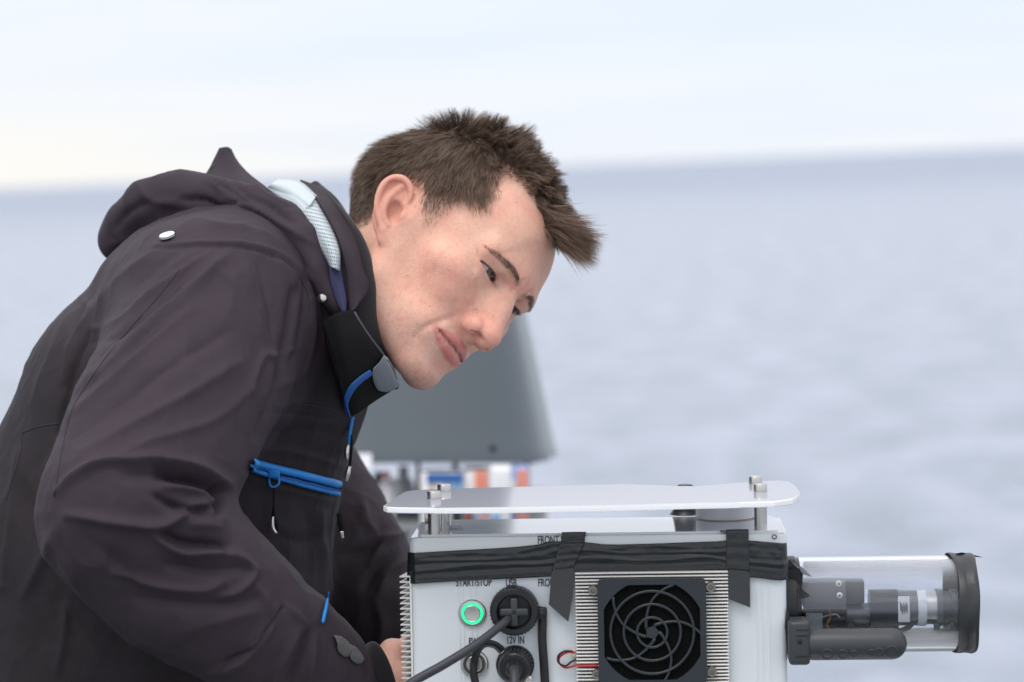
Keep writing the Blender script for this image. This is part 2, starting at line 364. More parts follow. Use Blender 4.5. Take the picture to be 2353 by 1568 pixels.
    S.ell(e(13.5, 20, 2), (4.5, 7, 3.0), 2, 's', RE)
    ah = [(6, 24, -1), (11.5, 15, .5), (14, 4, 1), (11.5, -7, 1), (5, -14, 1)]
    S.chain([e(*q) for q in cat_rom(ah, 16)], 2.7, 3)
    S.ell(e(-5.5, -3, 1.5), (4, 6, 4), 3, 'u', RE)
    return Fd
HF = build_head_field()
half = HF.f; full = np.concatenate([half[:0:-1], half], 0); V, F4 = surface_nets(full, (-HF.ax[0][-1], HF.ax[1][0], HF.ax[2][0]), HF.h)
# smooth a little
def laplacian(V, F4, it, lam=.5):
    e = np.concatenate([F4[:, [0, 1]], F4[:, [1, 2]], F4[:, [2, 3]], F4[:, [3, 0]]]); n = len(V); cn = np.bincount(e[:, 0], minlength=n)+np.bincount(e[:, 1], minlength=n)
    for _ in range(it):
        A = np.stack([np.bincount(e[:, 0], V[e[:, 1], i], n)+np.bincount(e[:, 1], V[e[:, 0], i], n) for i in range(3)], 1)/np.maximum(cn, 1)[:, None]
        V = V+lam*(A-V)
    return V
V = laplacian(V, F4, 2, .5)
_ax = np.abs(V[:, 0]); _mk = np.maximum(sstep(V[:, 2], 40, 50)*sstep(V[:, 1], 10, 30), sstep(_ax, 40, 48)*sstep(V[:, 1], 12, 22)*sstep(V[:, 1], 76, 66)*sstep(V[:, 2], 34, 26)*.4)
_mk = np.maximum(_mk, sstep(V[:, 1], 30, 5)*(_ax < 62)); V = laplacian(V, F4, 90, .55*_mk[:, None])
# nape is cut open low inside the collar: drop cells of the neck's end
HEADV = V
def hash3(p, s):          # cheap value noise
    p = np.asarray(p, float)/s; i = np.floor(p).astype(int); f = p-i; f = f*f*(3-2*f)
    def h(a): 
        v = (a[..., 0]*73856093 ^ a[..., 1]*19349663 ^ a[..., 2]*83492791) & 0xffffff
        v = (v*1103515245+12345) & 0x7fffffff; v = (v ^ (v >> 13))*1274126177 & 0x7fffffff
        return v/0x7fffffff
    r = 0
    for dx in (0, 1):
        for dy in (0, 1):
            for dz in (0, 1):
                ww = (f[..., 0] if dx else 1-f[..., 0])*(f[..., 1] if dy else 1-f[..., 1])*(f[..., 2] if dz else 1-f[..., 2]); r = r+ww*h(i+np.array([dx, dy, dz]))
    return r
def fbm(p, s, o=3): return sum(hash3(np.asarray(p)+17.3*k, s/2**k)*.5**(k+1) for k in range(o))/(1-.5**o)
def poly_sd(x, y, poly):      # signed distance to polygon, negative inside
    poly = np.array(poly, float); x = np.asarray(x, float); y = np.asarray(y, float); d = np.full(x.shape, 1e18); ins = np.zeros(x.shape, bool); n = len(poly)
    for i in range(n):
        a, b = poly[i], poly[(i+1) % n]; ex, ey = b-a; wx, wy = x-a[0], y-a[1]; t = np.clip((wx*ex+wy*ey)/(ex*ex+ey*ey), 0, 1)
        d = np.minimum(d, (wx-ex*t)**2+(wy-ey*t)**2)
        c = ((a[1] > y) != (b[1] > y)) & (x < (b[0]-a[0])*(y-a[1])/(b[1]-a[1]+1e-12)+a[0]); ins ^= c
    d = np.sqrt(d); return np.where(ins, -d, d)
def seg_d(V, pts):
    d = np.full(len(V), 1e9)
    for a, b in zip(pts, pts[1:]):
        a = np.array(a, float); b = np.array(b, float); ba = b-a; t = np.clip(((V-a)@ba)/(ba@ba), 0, 1); d = np.minimum(d, np.linalg.norm(V-a-t[:, None]*ba, axis=1))
    return d
# hair region in the side view (forward, up); negative = under hair
HAIRPOLY = [(88, 78), (78, 81), (66, 91), (57, 94), (42, 96), (30, 90), (36, 80), (44, 71), (52, 53), (48, 47), (32, 39), (27, 29), (26, 10), (21, 2), (14, 4), (5, 10), (-2, 16), (-8, 26), (-26, 26), (-31, 0), (-36, -24), (-50, -36), (-70, -45), (-140, -48), (-140, 160), (130, 160), (130, 78)]
def hair_sd(V): return poly_sd(V[:, 1], V[:, 2], HAIRPOLY)
def head_colors(V):
    A = V.copy(); A[:, 0] = np.abs(A[:, 0])
    base = np.array([.86, .49, .37]); C = np.tile(base, (len(V), 1))
    def mix(col, wgt): 
        nonlocal C; wgt = np.clip(wgt, 0, 1)[:, None]; C = C*(1-wgt)+np.array(col)*wgt
    n1 = fbm(V, 14, 3); n2 = fbm(V+50, 3.2, 2)
    mix((.86, .42, .325), .75*sstep(n1, .5, .8)); mix((.88, .57, .44), .6*sstep(n1, .45, .2))
    g = lambda c, r: np.exp(-(((A-np.array(c))/np.array(r))**2).sum(1))
    mix((.80, .30, .25), .85*g((0, 106, -24), (14, 13, 13))+.5*g((16, 94, -26), (9, 12, 10)))
    mix((.78, .36, .29), .5*g((44, 62, -18), (20, 24, 18)))
    mix((.70, .32, .25), .45*g((12, 92, 30), (14, 14, 12)))
    mix((.70, .30, .23), .35*g((0, 84, -86), (20, 16, 14)))
    mix((.66, .47, .34), .45*g((46, 70, 6), (14, 14, 9)))                       # paler under the eye
    ear = (A[:, 0] > 70) & (A[:, 1] < 14) & (A[:, 1] > -45) & (A[:, 2] < 36) & (A[:, 2] > -40); mix((.74, .32, .25), .6*ear*sstep(A[:, 0], 70, 80))
    # stubble shade on jaw, chin and upper lip
    jaw = sstep(A[:, 2], -45, -75)*sstep(A[:, 1], 0, 30)+.35*g((0, 95, -42), (26, 12, 9)); mix((.40, .29, .25), .38*np.clip(jaw, 0, 1)*(.5+n2*.8))
    # lips
    dl = np.minimum(seg_d(A, [p for p, r in LIPU])-4.1, seg_d(A, [p for p, r in LIPD])-5.0); mix((.64, .215, .205), .95*sstep(dl, 1.6, -.6)*(A[:, 1] > 74))
    dm = seg_d(A, [(29.5, 79, -51.7), (25, 83.5, -52.3), (15, 89.0, -52.6), (6, 91.6, -51.6), (0, 91.8, -52.2)]); mix((.20, .06, .05), .8*sstep(dm, 2.2, .9))  # shade between the lips painted as a dark line
    mix((.16, .045, .035), .95*g((11.5, 104, -30), (3.6, 5.5, 2.3)))  # nostril shade painted into the colour
    mix((.50, .17, .12), .65*g((79.5, -8.5, -4), (6, 5.5, 8)))  # shade of the ear hollow painted as darker red
    mix((.42, .20, .15), .30*sstep(seg_d(A, [(44.5, 72, 17), (50, 69, 19.5), (55, 64, 22)]), 1.7, .5))  # eye corner crease: its shade is drawn in colour only
    # skin under the brows
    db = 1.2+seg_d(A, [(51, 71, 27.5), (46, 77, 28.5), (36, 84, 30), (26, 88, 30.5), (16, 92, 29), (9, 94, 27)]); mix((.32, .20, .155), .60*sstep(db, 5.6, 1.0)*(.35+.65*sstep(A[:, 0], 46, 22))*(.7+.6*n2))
    # broken redness, beard dots
    n3 = fbm(V+80, 7, 3); mix((.76, .36, .28), .55*sstep(n3, .52, .75)*sstep(A[:, 2], 40, 10)*sstep(A[:, 1], 10, 45))
    n4 = hash3(V+11, 1.7); mix((.34, .22, .18), .30*sstep(n4, .62, .9)*np.clip(jaw, 0, 1)); mix((.50, .26, .19), .16*sstep(n4, .75, .95))
    # freckles
    mix((.36, .17, .11), .55*sstep(n2, .80, .90)*(hash3(V, 9) > .55))
    # lid margins
    dlm = np.abs(np.linalg.norm((A-np.array(EYE))/np.array([15.5, 14.6, 14.2]), axis=1)-1)
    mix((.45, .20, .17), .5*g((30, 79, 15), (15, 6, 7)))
    mix((.50, .17, .15), .7*g((16.5, 80, 13.3), (2.5, 4, 2.2)))
    t_ = np.clip((A[:, 0]-15)/30.5, 0, 1); zc_ = 13.3+t_*3; up_ = 2.9*np.maximum(np.sin(np.pi*t_**.8), 0)**.75; mix((.14, .07, .055), .75*sstep(np.abs(A[:, 2]-zc_-up_-.3), 1.3, .4)*(A[:, 1] > 66)*sstep(A[:, 0], 16, 20)*sstep(A[:, 0], 47, 45))
    hs = hair_sd(A); hm = np.maximum(sstep(hs, 3, -22)*(.75+.5*n1), 1.1*sstep(hs, -12, -24)); hm = hm*(1-.45*sstep(A[:, 2], 45, 15)*sstep(A[:, 1], -5, 8)); mix((.19, .13, .105), np.clip(hm*.9, 0, .9)); mix((.075, .050, .037), .92*sstep(hs, -12, -26))
    return C
NHEAD = len(V)
HC = head_colors(V)
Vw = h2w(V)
# orientation check: outward normals
def orient(V, F):
    a, b, c = V[F[:, 0]], V[F[:, 1]], V[F[:, 2]]; vol = (a*np.cross(b, c)).sum()
    return F if vol > 0 else F[:, ::-1]
F4 = orient(Vw-Vw.mean(0), F4)
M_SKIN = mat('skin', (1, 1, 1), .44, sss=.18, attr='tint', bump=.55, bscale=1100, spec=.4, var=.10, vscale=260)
def build_person():
    me = mesh_np('person', Vw, F4); vcolor(me, HC)
    o = link('person', me, M_SKIN)
    # eyes
    m = bpy.data.materials.new('eyeball'); m.use_nodes = True; n = m.node_tree.nodes; l = m.node_tree.links; b = n['Principled BSDF']
    a = n.new('ShaderNodeAttribute'); a.attribute_name = 'tint'; l.new(a.outputs['Color'], b.inputs['Base Color']); b.inputs['Roughness'].default_value = .06; b.inputs['Coat Weight'].default_value = .6; b.inputs['Coat Roughness'].default_value = .03
    for sx_ in (1, -1):
        R = 12.75; gz = np.array([-.03*sx_, 1, .05]); gz /= np.linalg.norm(gz)
        # sphere about gaze axis, fine near the pupil
        th = np.r_[0, np.linspace(.03, .62, 36), np.linspace(.68, 2.2, 20)]; ph = np.linspace(0, 2*np.pi, 48, endpoint=False)
        a1 = np.cross(gz, [0, 0, 1.]); a1 /= np.linalg.norm(a1); a2 = np.cross(gz, a1); Vv = []; Cc = []
        for t in th:
            for p_ in ph:
                d = gz*np.cos(t)+np.sin(t)*(a1*np.cos(p_)+a2*np.sin(p_)); rr = R*(1+.045*max(0, 1-(t/.48)**2)) ; Vv.append(np.array([EYE[0]*sx_, EYE[1], EYE[2]])+d*rr)
                ir = .49
                st_ = .5+.5*math.sin(p_*23+3*math.sin(p_*7))
                if t < .19: c = (.004, .004, .004)
                elif t < ir-.06: c = tuple(np.array([.075, .060, .045])*(.6+.7*st_))
                elif t < ir: c = (.02, .018, .018)
                elif t < ir+.05: c = (.25, .2, .2)
                else: c = (.38, .32, .33)  # white of the eye darkened, lid shadow put into the colour
                Cc.append(c)
        k = len(ph); Fv = [[i*k+j, i*k+(j+1) % k, (i+1)*k+(j+1) % k, (i+1)*k+j] for i in range(len(th)-1) for j in range(k)]
        Vv = h2w(np.array(Vv)); me = mesh_np('eyeball', Vv, orient(Vv-Vv.mean(0), np.array(Fv))); vcolor(me, np.array(Cc)); link('eyeball', me, m, o)
    return o
PERSON = build_person()
# ------------------------------------------------------------------ hair
def vert_normals(V, F):
    n = np.cross(V[F[:, 1]]-V[F[:, 0]], V[F[:, 2]]-V[F[:, 0]])+np.cross(V[F[:, 2]]-V[F[:, 0]], V[F[:, 3]]-V[F[:, 0]]); N_ = np.zeros_like(V)
    for i in range(4): 
        for k in range(3): N_[:, k] += np.bincount(F[:, i], n[:, k], len(V))
    return N_/(np.linalg.norm(N_, axis=1)[:, None]+1e-12), np.linalg.norm(n, axis=1)
def ribbons(root, tipdir, bend, length, width, seg, col_r, col_t, roots_spread=None):
    """flat tapered hairs. root n x3, tipdir n x3 (unit), bend n x3 added quadratically"""
    n = len(root); t = np.linspace(0, 1, seg+1)
    P_ = root[:, None]+tipdir[:, None]*(length[:, None, None]*t[None, :, None])+bend[:, None]*(length[:, None, None]*(t[None, :, None]**2))
    tan = np.gradient(P_, axis=1); side = np.cross(tan, RNG.normal(size=(n, 1, 3))); side /= np.linalg.norm(side, axis=2, keepdims=True)+1e-9
    wd = width[:, None]*(1-.85*t[None, :]**1.5)*.5
    A = P_-side*wd[..., None]; B = P_+side*wd[..., None]; V = np.stack([A, B], 2).reshape(-1, 3)
    base = (np.arange(n)*(seg+1)*2)[:, None]+(np.arange(seg)*2)[None]; base = base.ravel(); F = np.stack([base, base+1, base+3, base+2], 1)
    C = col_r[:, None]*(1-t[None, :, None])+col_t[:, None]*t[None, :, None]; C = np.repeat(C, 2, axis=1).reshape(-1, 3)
    return V, F, C
M_HAIR = mat('hair', (1, 1, 1), .42, attr='tint', spec=.45)
def sample_head(n, wfun):
    Nn, ar = vert_normals(HEADV, F4_local); cen = HEADV[F4_local].mean(1); wt = ar*wfun(cen); wt = wt/wt.sum(); k = RNG.choice(len(cen), n, p=wt)
    uv = RNG.random((n, 2)); q = HEADV[F4_local[k]]; p = (q[:, 0]*(1-uv[:, :1])+q[:, 1]*uv[:, :1])*(1-uv[:, 1:])+(q[:, 3]*(1-uv[:, :1])+q[:, 2]*uv[:, :1])*uv[:, 1:]
    return p, Nn[F4_local[k, 0]]
F4_local = orient(HEADV-HEADV.mean(0), F4)
def unit(v): return v/(np.linalg.norm(v, axis=-1, keepdims=True)+1e-12)
def build_hair(parent):
    Vs, Fs, Cs = [], [], []; off = 0
    def add(V, F, C):
        nonlocal off
        Vs.append(V); Fs.append(F+off); Cs.append(C); off += len(V)
    def wf(c):
        a = c.copy(); a[:, 0] = abs(a[:, 0]); ear = (a[:, 0] > 78) & (a[:, 1] < 8) & (a[:, 1] > -50) & (a[:, 2] < 38)
        sb = 1-.55*sstep(a[:, 2], 45, 20)*sstep(a[:, 1], -5, 8); fr = sstep(a[:, 2], 62, 76)*sstep(a[:, 1], 35, 50); return sb*(.02+.98*np.maximum(sstep(hair_sd(a), 3, -16), fr*sstep(hair_sd(a), 4, -3)))*(hair_sd(a) < 3)*(~ear)
    n = 64000; p, nm = sample_head(n, wf); a = p.copy(); a[:, 0] = abs(a[:, 0])
    top = sstep(a[:, 2]+.10*(a[:, 1])-.42*a[:, 0]+14*(fbm(p+7, 16, 2)-.5), 46, 98); front = sstep(a[:, 1], 25, 75)*top; nape = sstep(a[:, 2], 20, -35)
    L_ = (8+7*sstep(a[:, 2], 20, 70)+9*sstep(p[:, 1], -20, -70)*sstep(a[:, 2], -20, 30))*(1-top)+top*(20+7*sstep(p[:, 1], 10, -25)*sstep(p[:, 1], -95, -55))+front*4; L_ = L_*(1-.35*nape)*RNG.uniform(.7, 1.12, n)
    edge = sstep(hair_sd(a), 0, -8); L_ = L_*(.55+.45*edge)
    fwd = np.array([0, 1, 0.]); dn = np.array([0, .25, -1.])
    clump = np.stack([fbm(p+k*31, 9, 2)-.5 for k in range(3)], 1)*2
    side_dir = unit(nm*.42+unit(np.stack([0*top, .35+.5*sstep(p[:, 1], -30, 40), -1+.5*sstep(p[:, 1], 0, 50)], 1))*1.0)
    top_dir = unit(nm*(1.05-.35*front)[:, None]+np.array([0.10, .60, .05])+np.array([0, .75, 0])*front[:, None])
    side_dir = unit(side_dir+nm*(.6*sstep(p[:, 1], -30, -80)*sstep(a[:, 2], 0, 40))[:, None])
    d = unit(side_dir*(1-top[:, None])+top_dir*top[:, None]+clump*(.30+.9*top[:, None])+RNG.normal(size=(n, 3))*(.10+.06*top[:, None]))
    bend = np.array([0, .10, -.10])+np.array([0.0, .18, -.42])*front[:, None]+clump*.3*top[:, None]
    # locks: tips gather towards shared points
    from mathutils.kdtree import KDTree
    ns = 1500; sd_ = RNG.choice(n, ns, replace=False); kd = KDTree(ns)
    for i_, q_ in enumerate(sd_): kd.insert(Vector(p[q_]), i_)
    kd.balance(); near = sd_[np.array([kd.find(Vector(q_))[1] for q_ in p])]
    tip = p+(d+bend)*L_[:, None]; ct_ = p[near]+(d[near]+bend[near])*(L_[near]*1.05)[:, None]; cw = (.25+.50*top)[:, None]*RNG.uniform(.6, 1.15, (n, 1)); bend = bend+(ct_-tip)/L_[:, None]*cw
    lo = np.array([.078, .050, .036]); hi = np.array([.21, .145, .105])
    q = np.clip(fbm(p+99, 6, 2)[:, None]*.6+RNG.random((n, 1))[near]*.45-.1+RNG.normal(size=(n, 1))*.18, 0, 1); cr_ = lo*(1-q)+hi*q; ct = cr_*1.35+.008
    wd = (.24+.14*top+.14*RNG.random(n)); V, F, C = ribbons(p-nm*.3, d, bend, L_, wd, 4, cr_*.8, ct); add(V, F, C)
    # fringe that stands off the forehead
    n2 = 5200; p2, nm2 = sample_head(n2, lambda c: (sstep(c[:, 2], 70, 84)*sstep(c[:, 1], 55, 72)*sstep(abs(c[:, 0]), 50, 36)*(hair_sd(np.abs(c)*[1, 1, 1]) < 2)))
    cl = np.stack([fbm(p2+k*41, 7, 2)-.5 for k in range(3)], 1)*2
    d2 = unit(nm2*.5+np.array([0, 1.0, .06])+cl*.42+RNG.normal(size=(n2, 3))*.13); L2 = RNG.uniform(28, 50, n2)*(1+.25*cl[:, 0])
    b2 = np.array([0, .05, -.13])+cl*.25; q = np.clip(RNG.random((n2, 1))*.6+cl[:, 1:2]*.3+.2, 0, 1); c2 = lo*(1-q)+hi*1.1*q
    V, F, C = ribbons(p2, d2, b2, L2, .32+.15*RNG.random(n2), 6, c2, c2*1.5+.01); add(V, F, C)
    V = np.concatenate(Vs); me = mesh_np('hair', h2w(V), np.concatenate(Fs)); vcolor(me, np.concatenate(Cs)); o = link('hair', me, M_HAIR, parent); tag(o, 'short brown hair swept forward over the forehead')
    # brows, lashes
    bv = BVHTree.FromPolygons([tuple(v) for v in HEADV], [tuple(map(int, f)) for f in F4_local])
    def onskin(q):
        r = bv.find_nearest(Vector(q)); return np.array(r[0]), np.array(r[1])
    for sx_ in (1, -1):
        path = cat_rom([(51, 71, 27.5), (46, 77, 28.5), (36, 84, 30), (26, 88, 30.5), (16, 92, 29), (8, 94, 26.5)], 60); R_ = []; D_ = []; Lh = []
        for i in range(1000):
            t = RNG.random()**.55; k = t*59; q = path[int(k)]*[sx_, 1, 1]; hw = 4.0*max(math.sin(math.pi*min(1, .12+t*.80)), 0)**.6*(.45+.75*t); q = q+np.array([0, 0, RNG.uniform(-1, 1)*hw]); s_, n_ = onskin(q)
            dirr = np.array([sx_*.9, -.3, .15+.75*t]) + np.array([0, 0, -.3*np.sign(q[2]-path[int(k)][2])]); R_.append(s_); D_.append(dirr+n_*.16+RNG.normal(size=3)*.14); Lh.append(RNG.uniform(4, 7)*(.55+.45*t))
        R_ = np.array(R_); D_ = unit(np.array(D_)); c = np.tile(np.array([.17, .11, .085]), (len(R_), 1))*RNG.uniform(.6, 1.4, (len(R_), 1))
        V, F, C = ribbons(R_, D_, np.zeros_like(D_), np.array(Lh), np.full(len(R_), .22), 2, c, c*1.4); me = mesh_np('eyebrow', h2w(V), F); vcolor(me, C); link('eyebrow', me, M_HAIR, parent)
        # upper lashes
        R_ = []; D_ = []
        for i in range(70):
            t = i/69; x = 17+t*26; z = 13.3+t*3+2.9*max(math.sin(math.pi*t**.8), 0)**.75; y = EYE[1]+math.sqrt(max(0, 14.4**2-(x-EYE[0])**2-(z-EYE[2])**2)); R_.append((x*sx_, y-.2, z)); D_.append(((x-28)/30*sx_, .9, -.15+.1*t))
        R_ = np.array(R_); D_ = unit(np.array(D_)+RNG.normal(size=(70, 3))*.1); c = np.tile([.02, .014, .012], (70, 1))
        V, F, C = ribbons(R_, D_, np.tile([0, 0, .35], (70, 1)), RNG.uniform(2.5, 4.5, 70), np.full(70, .26), 3, c, c); me = mesh_np('eyelashes', h2w(V), F); vcolor(me, C); link('eyelashes', me, M_HAIR, parent)
build_hair(PERSON)
# ------------------------------------------------------------------ jacket and body
def Q(px, py, d): return np.array([(px-1176.5)/FOC*d, d, -(py-784.5)/FOC*d])
def R_(rpx, d): return rpx*d/FOC
def cam2w(V): return V @ C2W.T+np.array([0, 0, CAM_Z])
def pchain(Fd, pts, k, shrink=0.0, mode='u'):
    Fd.chain([Q(*p[:3]) for p in pts], [max(R_(p[3], p[2])-shrink, .01) for p in pts], k, mode)
TORSO_A = [(120, 2050, 2.66, 400), (330, 1300, 2.63, 432), (415, 1000, 2.62, 386), (505, 860, 2.61, 345), (590, 740, 2.60, 232)]
TORSO_B = [(160, 2050, 2.80, 380), (330, 1300, 2.77, 400), (405, 1000, 2.75, 330), (500, 860, 2.72, 285), (620, 740, 2.67, 190)]
ARM_U = [(500, 735, 2.50, 205), (450, 850, 2.455, 222), (375, 985, 2.40, 222), (300, 1165, 2.35, 212)]
ARM_L = [(296, 1185, 2.35, 205), (420, 1320, 2.365, 196), (560, 1425, 2.39, 166), (700, 1515, 2.43, 128), (815, 1578, 2.465, 96), (840, 1592, 2.47, 92)]
FAR_U = [(690, 1080, 2.86, 130), (760, 1210, 2.83, 138), (800, 1330, 2.80, 142)]
FAR_L = [(800, 1330, 2.80, 142), (920, 1480, 2.74, 120), (1060, 1640, 2.68, 95)]
FOLDS = []   # (points in the photo, half width px, height mm)
def C2(pts): return [(x*.689, 488+y*.689) for x, y in pts]
def C5(pts): return [(172+x*.4397, 316+y*.4397) for x, y in pts]
for pts, wd, am in [
    ([(300, 395), (420, 350), (560, 240), (700, 140)], 13, 3.0), ([(290, 440), (430, 400), (560, 290), (640, 190)], 11, -2.2),
    ([(330, 545), (470, 400), (620, 270), (760, 150)], 16, 3.2), ([(300, 520), (380, 430), (470, 360)], 9, -1.8),
    ([(230, 690), (330, 600), (480, 460), (640, 330)], 15, 2.6), ([(250, 620), (360, 520), (480, 420), (600, 330)], 12, -2.4),
    ([(280, 800), (470, 690), (640, 600), (800, 500)], 22, 3.2), ([(240, 760), (400, 640), (560, 520), (760, 400)], 20, -2.6),
    ([(320, 860), (480, 770), (700, 700), (830, 600)], 18, 2.2), ([(700, 160), (820, 300), (910, 470), (900, 600)], 16, 2.2),
    ([(860, 180), (900, 330), (905, 430)], 12, -1.8), ([(830, 600), (880, 480), (915, 490)], 12, 2.4),
    ([(200, 930), (260, 880), (340, 845), (440, 835), (540, 832), (660, 850), (760, 905)], 17, 7.5),
    ([(530, 868), (600, 885), (665, 898), (720, 925), (748, 940)], 15, -13), ([(420, 880), (540, 878)], 20, -4),
    ([(545, 915), (620, 922), (680, 935), (700, 960)], 12, 4.5),
    ([(520, 950), (600, 988), (680, 992), (725, 975)], 12, -7.5), ([(735, 915), (745, 960), (720, 1010)], 9, -9),
    ([(230, 1010), (420, 1040), (540, 1045), (640, 985), (700, 985), (745, 1030)], 18, 6.0),
    ([(620, 1040), (700, 1045), (745, 1060)], 22, 4), ([(540, 1075), (620, 1105), (730, 1110), (760, 1130)], 13, -8),
    ([(520, 1085), (600, 1135), (700, 1140), (770, 1142), (820, 1165)], 15, 6.0), ([(560, 1175), (680, 1195), (800, 1190)], 18, -4.5),
    ([(380, 1205), (540, 1250), (680, 1262), (745, 1235)], 16, 4.0), ([(740, 1285), (800, 1262), (850, 1200), (810, 1165)], 13, 3.8),
    ([(450, 1290), (620, 1310), (760, 1310), (850, 1290)], 22, -3.5), ([(850, 1240), (890, 1300), (900, 1340)], 16, 3.5),
    ([(600, 1400), (740, 1360), (860, 1330)], 26, 2.4), ([(700, 1540), (800, 1500), (890, 1400), (925, 1320)], 14, 5),
    ([(760, 1500), (850, 1450), (920, 1345), (945, 1320)], 8, -5), ([(960, 1310), (1010, 1370), (1030, 1400)], 12, 3),
    ([(1030, 1400), (1005, 1480), (960, 1568)], 11, -5), ([(1000, 1390), (960, 1470), (900, 1568)], 14, 3.4), ([(1050, 1420), (1040, 1500), (1020, 1580)], 12, 3),
    ([(300, 1100), (400, 1180), (480, 1290)], 34, -3), ([(170, 1090), (260, 1240), (380, 1400)], 20, 2.6),
    ([(240, 260), (300, 330), (240, 420), (215, 560)], 14, 3), ([(345, 210), (270, 330), (235, 430)], 13, -3), ([(300, 395), (250, 500), (215, 640), (190, 740)], 9, -5),
    ([(130, 950), (150, 860), (190, 780)], 12, 2.5), ([(60, 800), (40, 1000), (10, 1250)], 18, 3), ([(110, 640), (160, 500), (230, 330)], 22, 3),
    ([(80, 1280), (150, 1150), (190, 1050)], 20, 3), ([(300, 1450), (230, 1330), (180, 1180)], 24, -3), ([(215, 1310), (215, 1400), (190, 1540)], 15, 3)]:
    FOLDS.append((C2(pts), wd*.689*1.05, am))
for pts, wd, am in [
    ([(1240, 850), (1240, 1060), (1180, 1230), (1060, 1310)], 22, 3.2), ([(1140, 800), (1125, 980), (1090, 1130), (1030, 1380), (940, 1568)], 20, -7),
    ([(1200, 760), (1190, 1000), (1130, 1180)], 18, -3), ([(440, 600), (320, 680), (200, 780), (100, 900)], 22, 3), ([(540, 600), (420, 690), (300, 800)], 22, -2.2),
    ([(640, 600), (480, 720), (350, 900)], 24, 2.4), ([(800, 600), (660, 760), (460, 980)], 30, 2.0), ([(1060, 640), (1130, 740), (1150, 800)], 16, 3),
    ([(680, 450), (900, 480), (1080, 560), (1180, 700)], 26, 2.5), ([(1000, 1150), (1120, 1120), (1180, 1100)], 14, 2),
    ([(430, 592), (600, 573), (800, 572), (1000, 612), (1140, 690), (1215, 790), (1240, 900)], 7, -2.6), ([(430, 575), (600, 555), (800, 552), (1010, 592), (1160, 675), (1240, 790)], 10, 1.8),
    ([(1000, 1420), (1200, 1380), (1330, 1400)], 16, 1.6), ([(1050, 1440), (1200, 1450), (1350, 1470)], 7, -1.5)]:
    FOLDS.append((C5(pts), wd*.4397*1.1, am))
for pts, wd, am in [   # far sleeve and chest, straight photo positions
    ([(880, 1215), (860, 1250), (800, 1275)], 14, -7), ([(930, 1225), (880, 1250), (850, 1300)], 10, 5), ([(935, 1290), (890, 1320), (870, 1370)], 12, 5),
    ([(910, 1270), (870, 1300), (840, 1350)], 9, -5), ([(830, 1150), (850, 1210), (900, 1240)], 12, 3), ([(860, 1380), (880, 1440), (870, 1520)], 14, 3),
    ([(700, 1160), (720, 1260), (700, 1380)], 26, -3), ([(740, 1180), (748, 1300), (730, 1420)], 12, 4), ([(640, 1230), (700, 1250), (760, 1230)], 20, -2),
    ([(620, 1000), (700, 990), (790, 1000)], 16, -1.6), ([(600, 1030), (700, 1045), (790, 1075)], 10, 2.0), ([(560, 1095), (640, 1120), (770, 1155)], 9, 1.6)]:
    FOLDS.append((pts, wd, am))
def seg2d(u, v, pts):
    d = np.full(u.shape, 1e9); pts = cat_rom(np.array(pts, float), max(8, len(pts)*5))
    L = np.r_[0, np.cumsum(np.linalg.norm(np.diff(pts, axis=0), axis=1))]; tt = np.zeros(u.shape)
    for i in range(len(pts)-1):
        a, b = pts[i], pts[i+1]; e = b-a; q = e@e+1e-9; t = np.clip(((u-a[0])*e[0]+(v-a[1])*e[1])/q, 0, 1); dd = np.hypot(u-a[0]-t*e[0], v-a[1]-t*e[1])
        m = dd < d; d = np.where(m, dd, d); tt = np.where(m, (L[i]+t*(L[i+1]-L[i]))/L[-1], tt)
    return d, tt
def apply_folds(V, F, folds, noise=1.0):
    Nn, _ = vert_normals(V, F); Vw_ = cam2w(V); u, v, dd = project(Vw_)
    ray = -unit(V); facing = np.clip((Nn*ray).sum(1)*1.6+.25, 0, 1); disp = np.zeros(len(V))
    for pts, wd, am in folds:
        d, t = seg2d(u, v, pts); disp += am*.001*np.exp(-(np.abs(d)/(wd*.92))**1.45)*np.sin(np.pi*np.clip(t*.9+.05, 0, 1))**.45
    n1 = (fbm(V*1000, 60, 3)-.5)*2
    # stretched wrinkles
    n2 = 1-np.abs(fbm(V*1000*np.array([1, 1, .45])+300, 45, 2)-.5)*2
    n3_ = 1-np.abs(fbm(V*1000*np.array([1, 1, .6])+700, 17, 3)-.5)*2; disp = disp*facing*1.35 + noise*(.0022*n1+.0022*(n2**3-.4)+.0007*(n3_**4-.4))
    return V+Nn*disp[:, None]
M_JKT = mat('jacket_shell', (.047, .034, .046), .62, bump=.30, bscale=1500, spec=.16, vcol=(.036, .027, .036, 1), vscale=14)
M_FLEECE = mat('black_fleece', (.010, .010, .013), .95, bump=.22, bscale=900, sheen=.25, spec=.2)
M_BLACKTAPE = mat('black_fabric', (.008, .008, .009), .85, spec=.15, bump=.3, bscale=1500)
M_BLUE = mat('blue_zip', (.012, .21, .62), .5, bump=.2, bscale=1500)
M_STEEL = mat('steel', (.62, .60, .57), .28, metal=1.0, bump=.05, bscale=600)
M_MESHGREY = mat('mesh_lining', (.52, .58, .62), .8)
M_NAVY = mat('navy_lining', (.030, .032, .085), .8)
M_GREYTAB = mat('grey_tab', (.10, .12, .145), .85, bump=.4, bscale=700, sheen=.3)
M_PATCH = mat('cuff_patch', (.105, .103, .105), .95, bump=1.0, bscale=420)
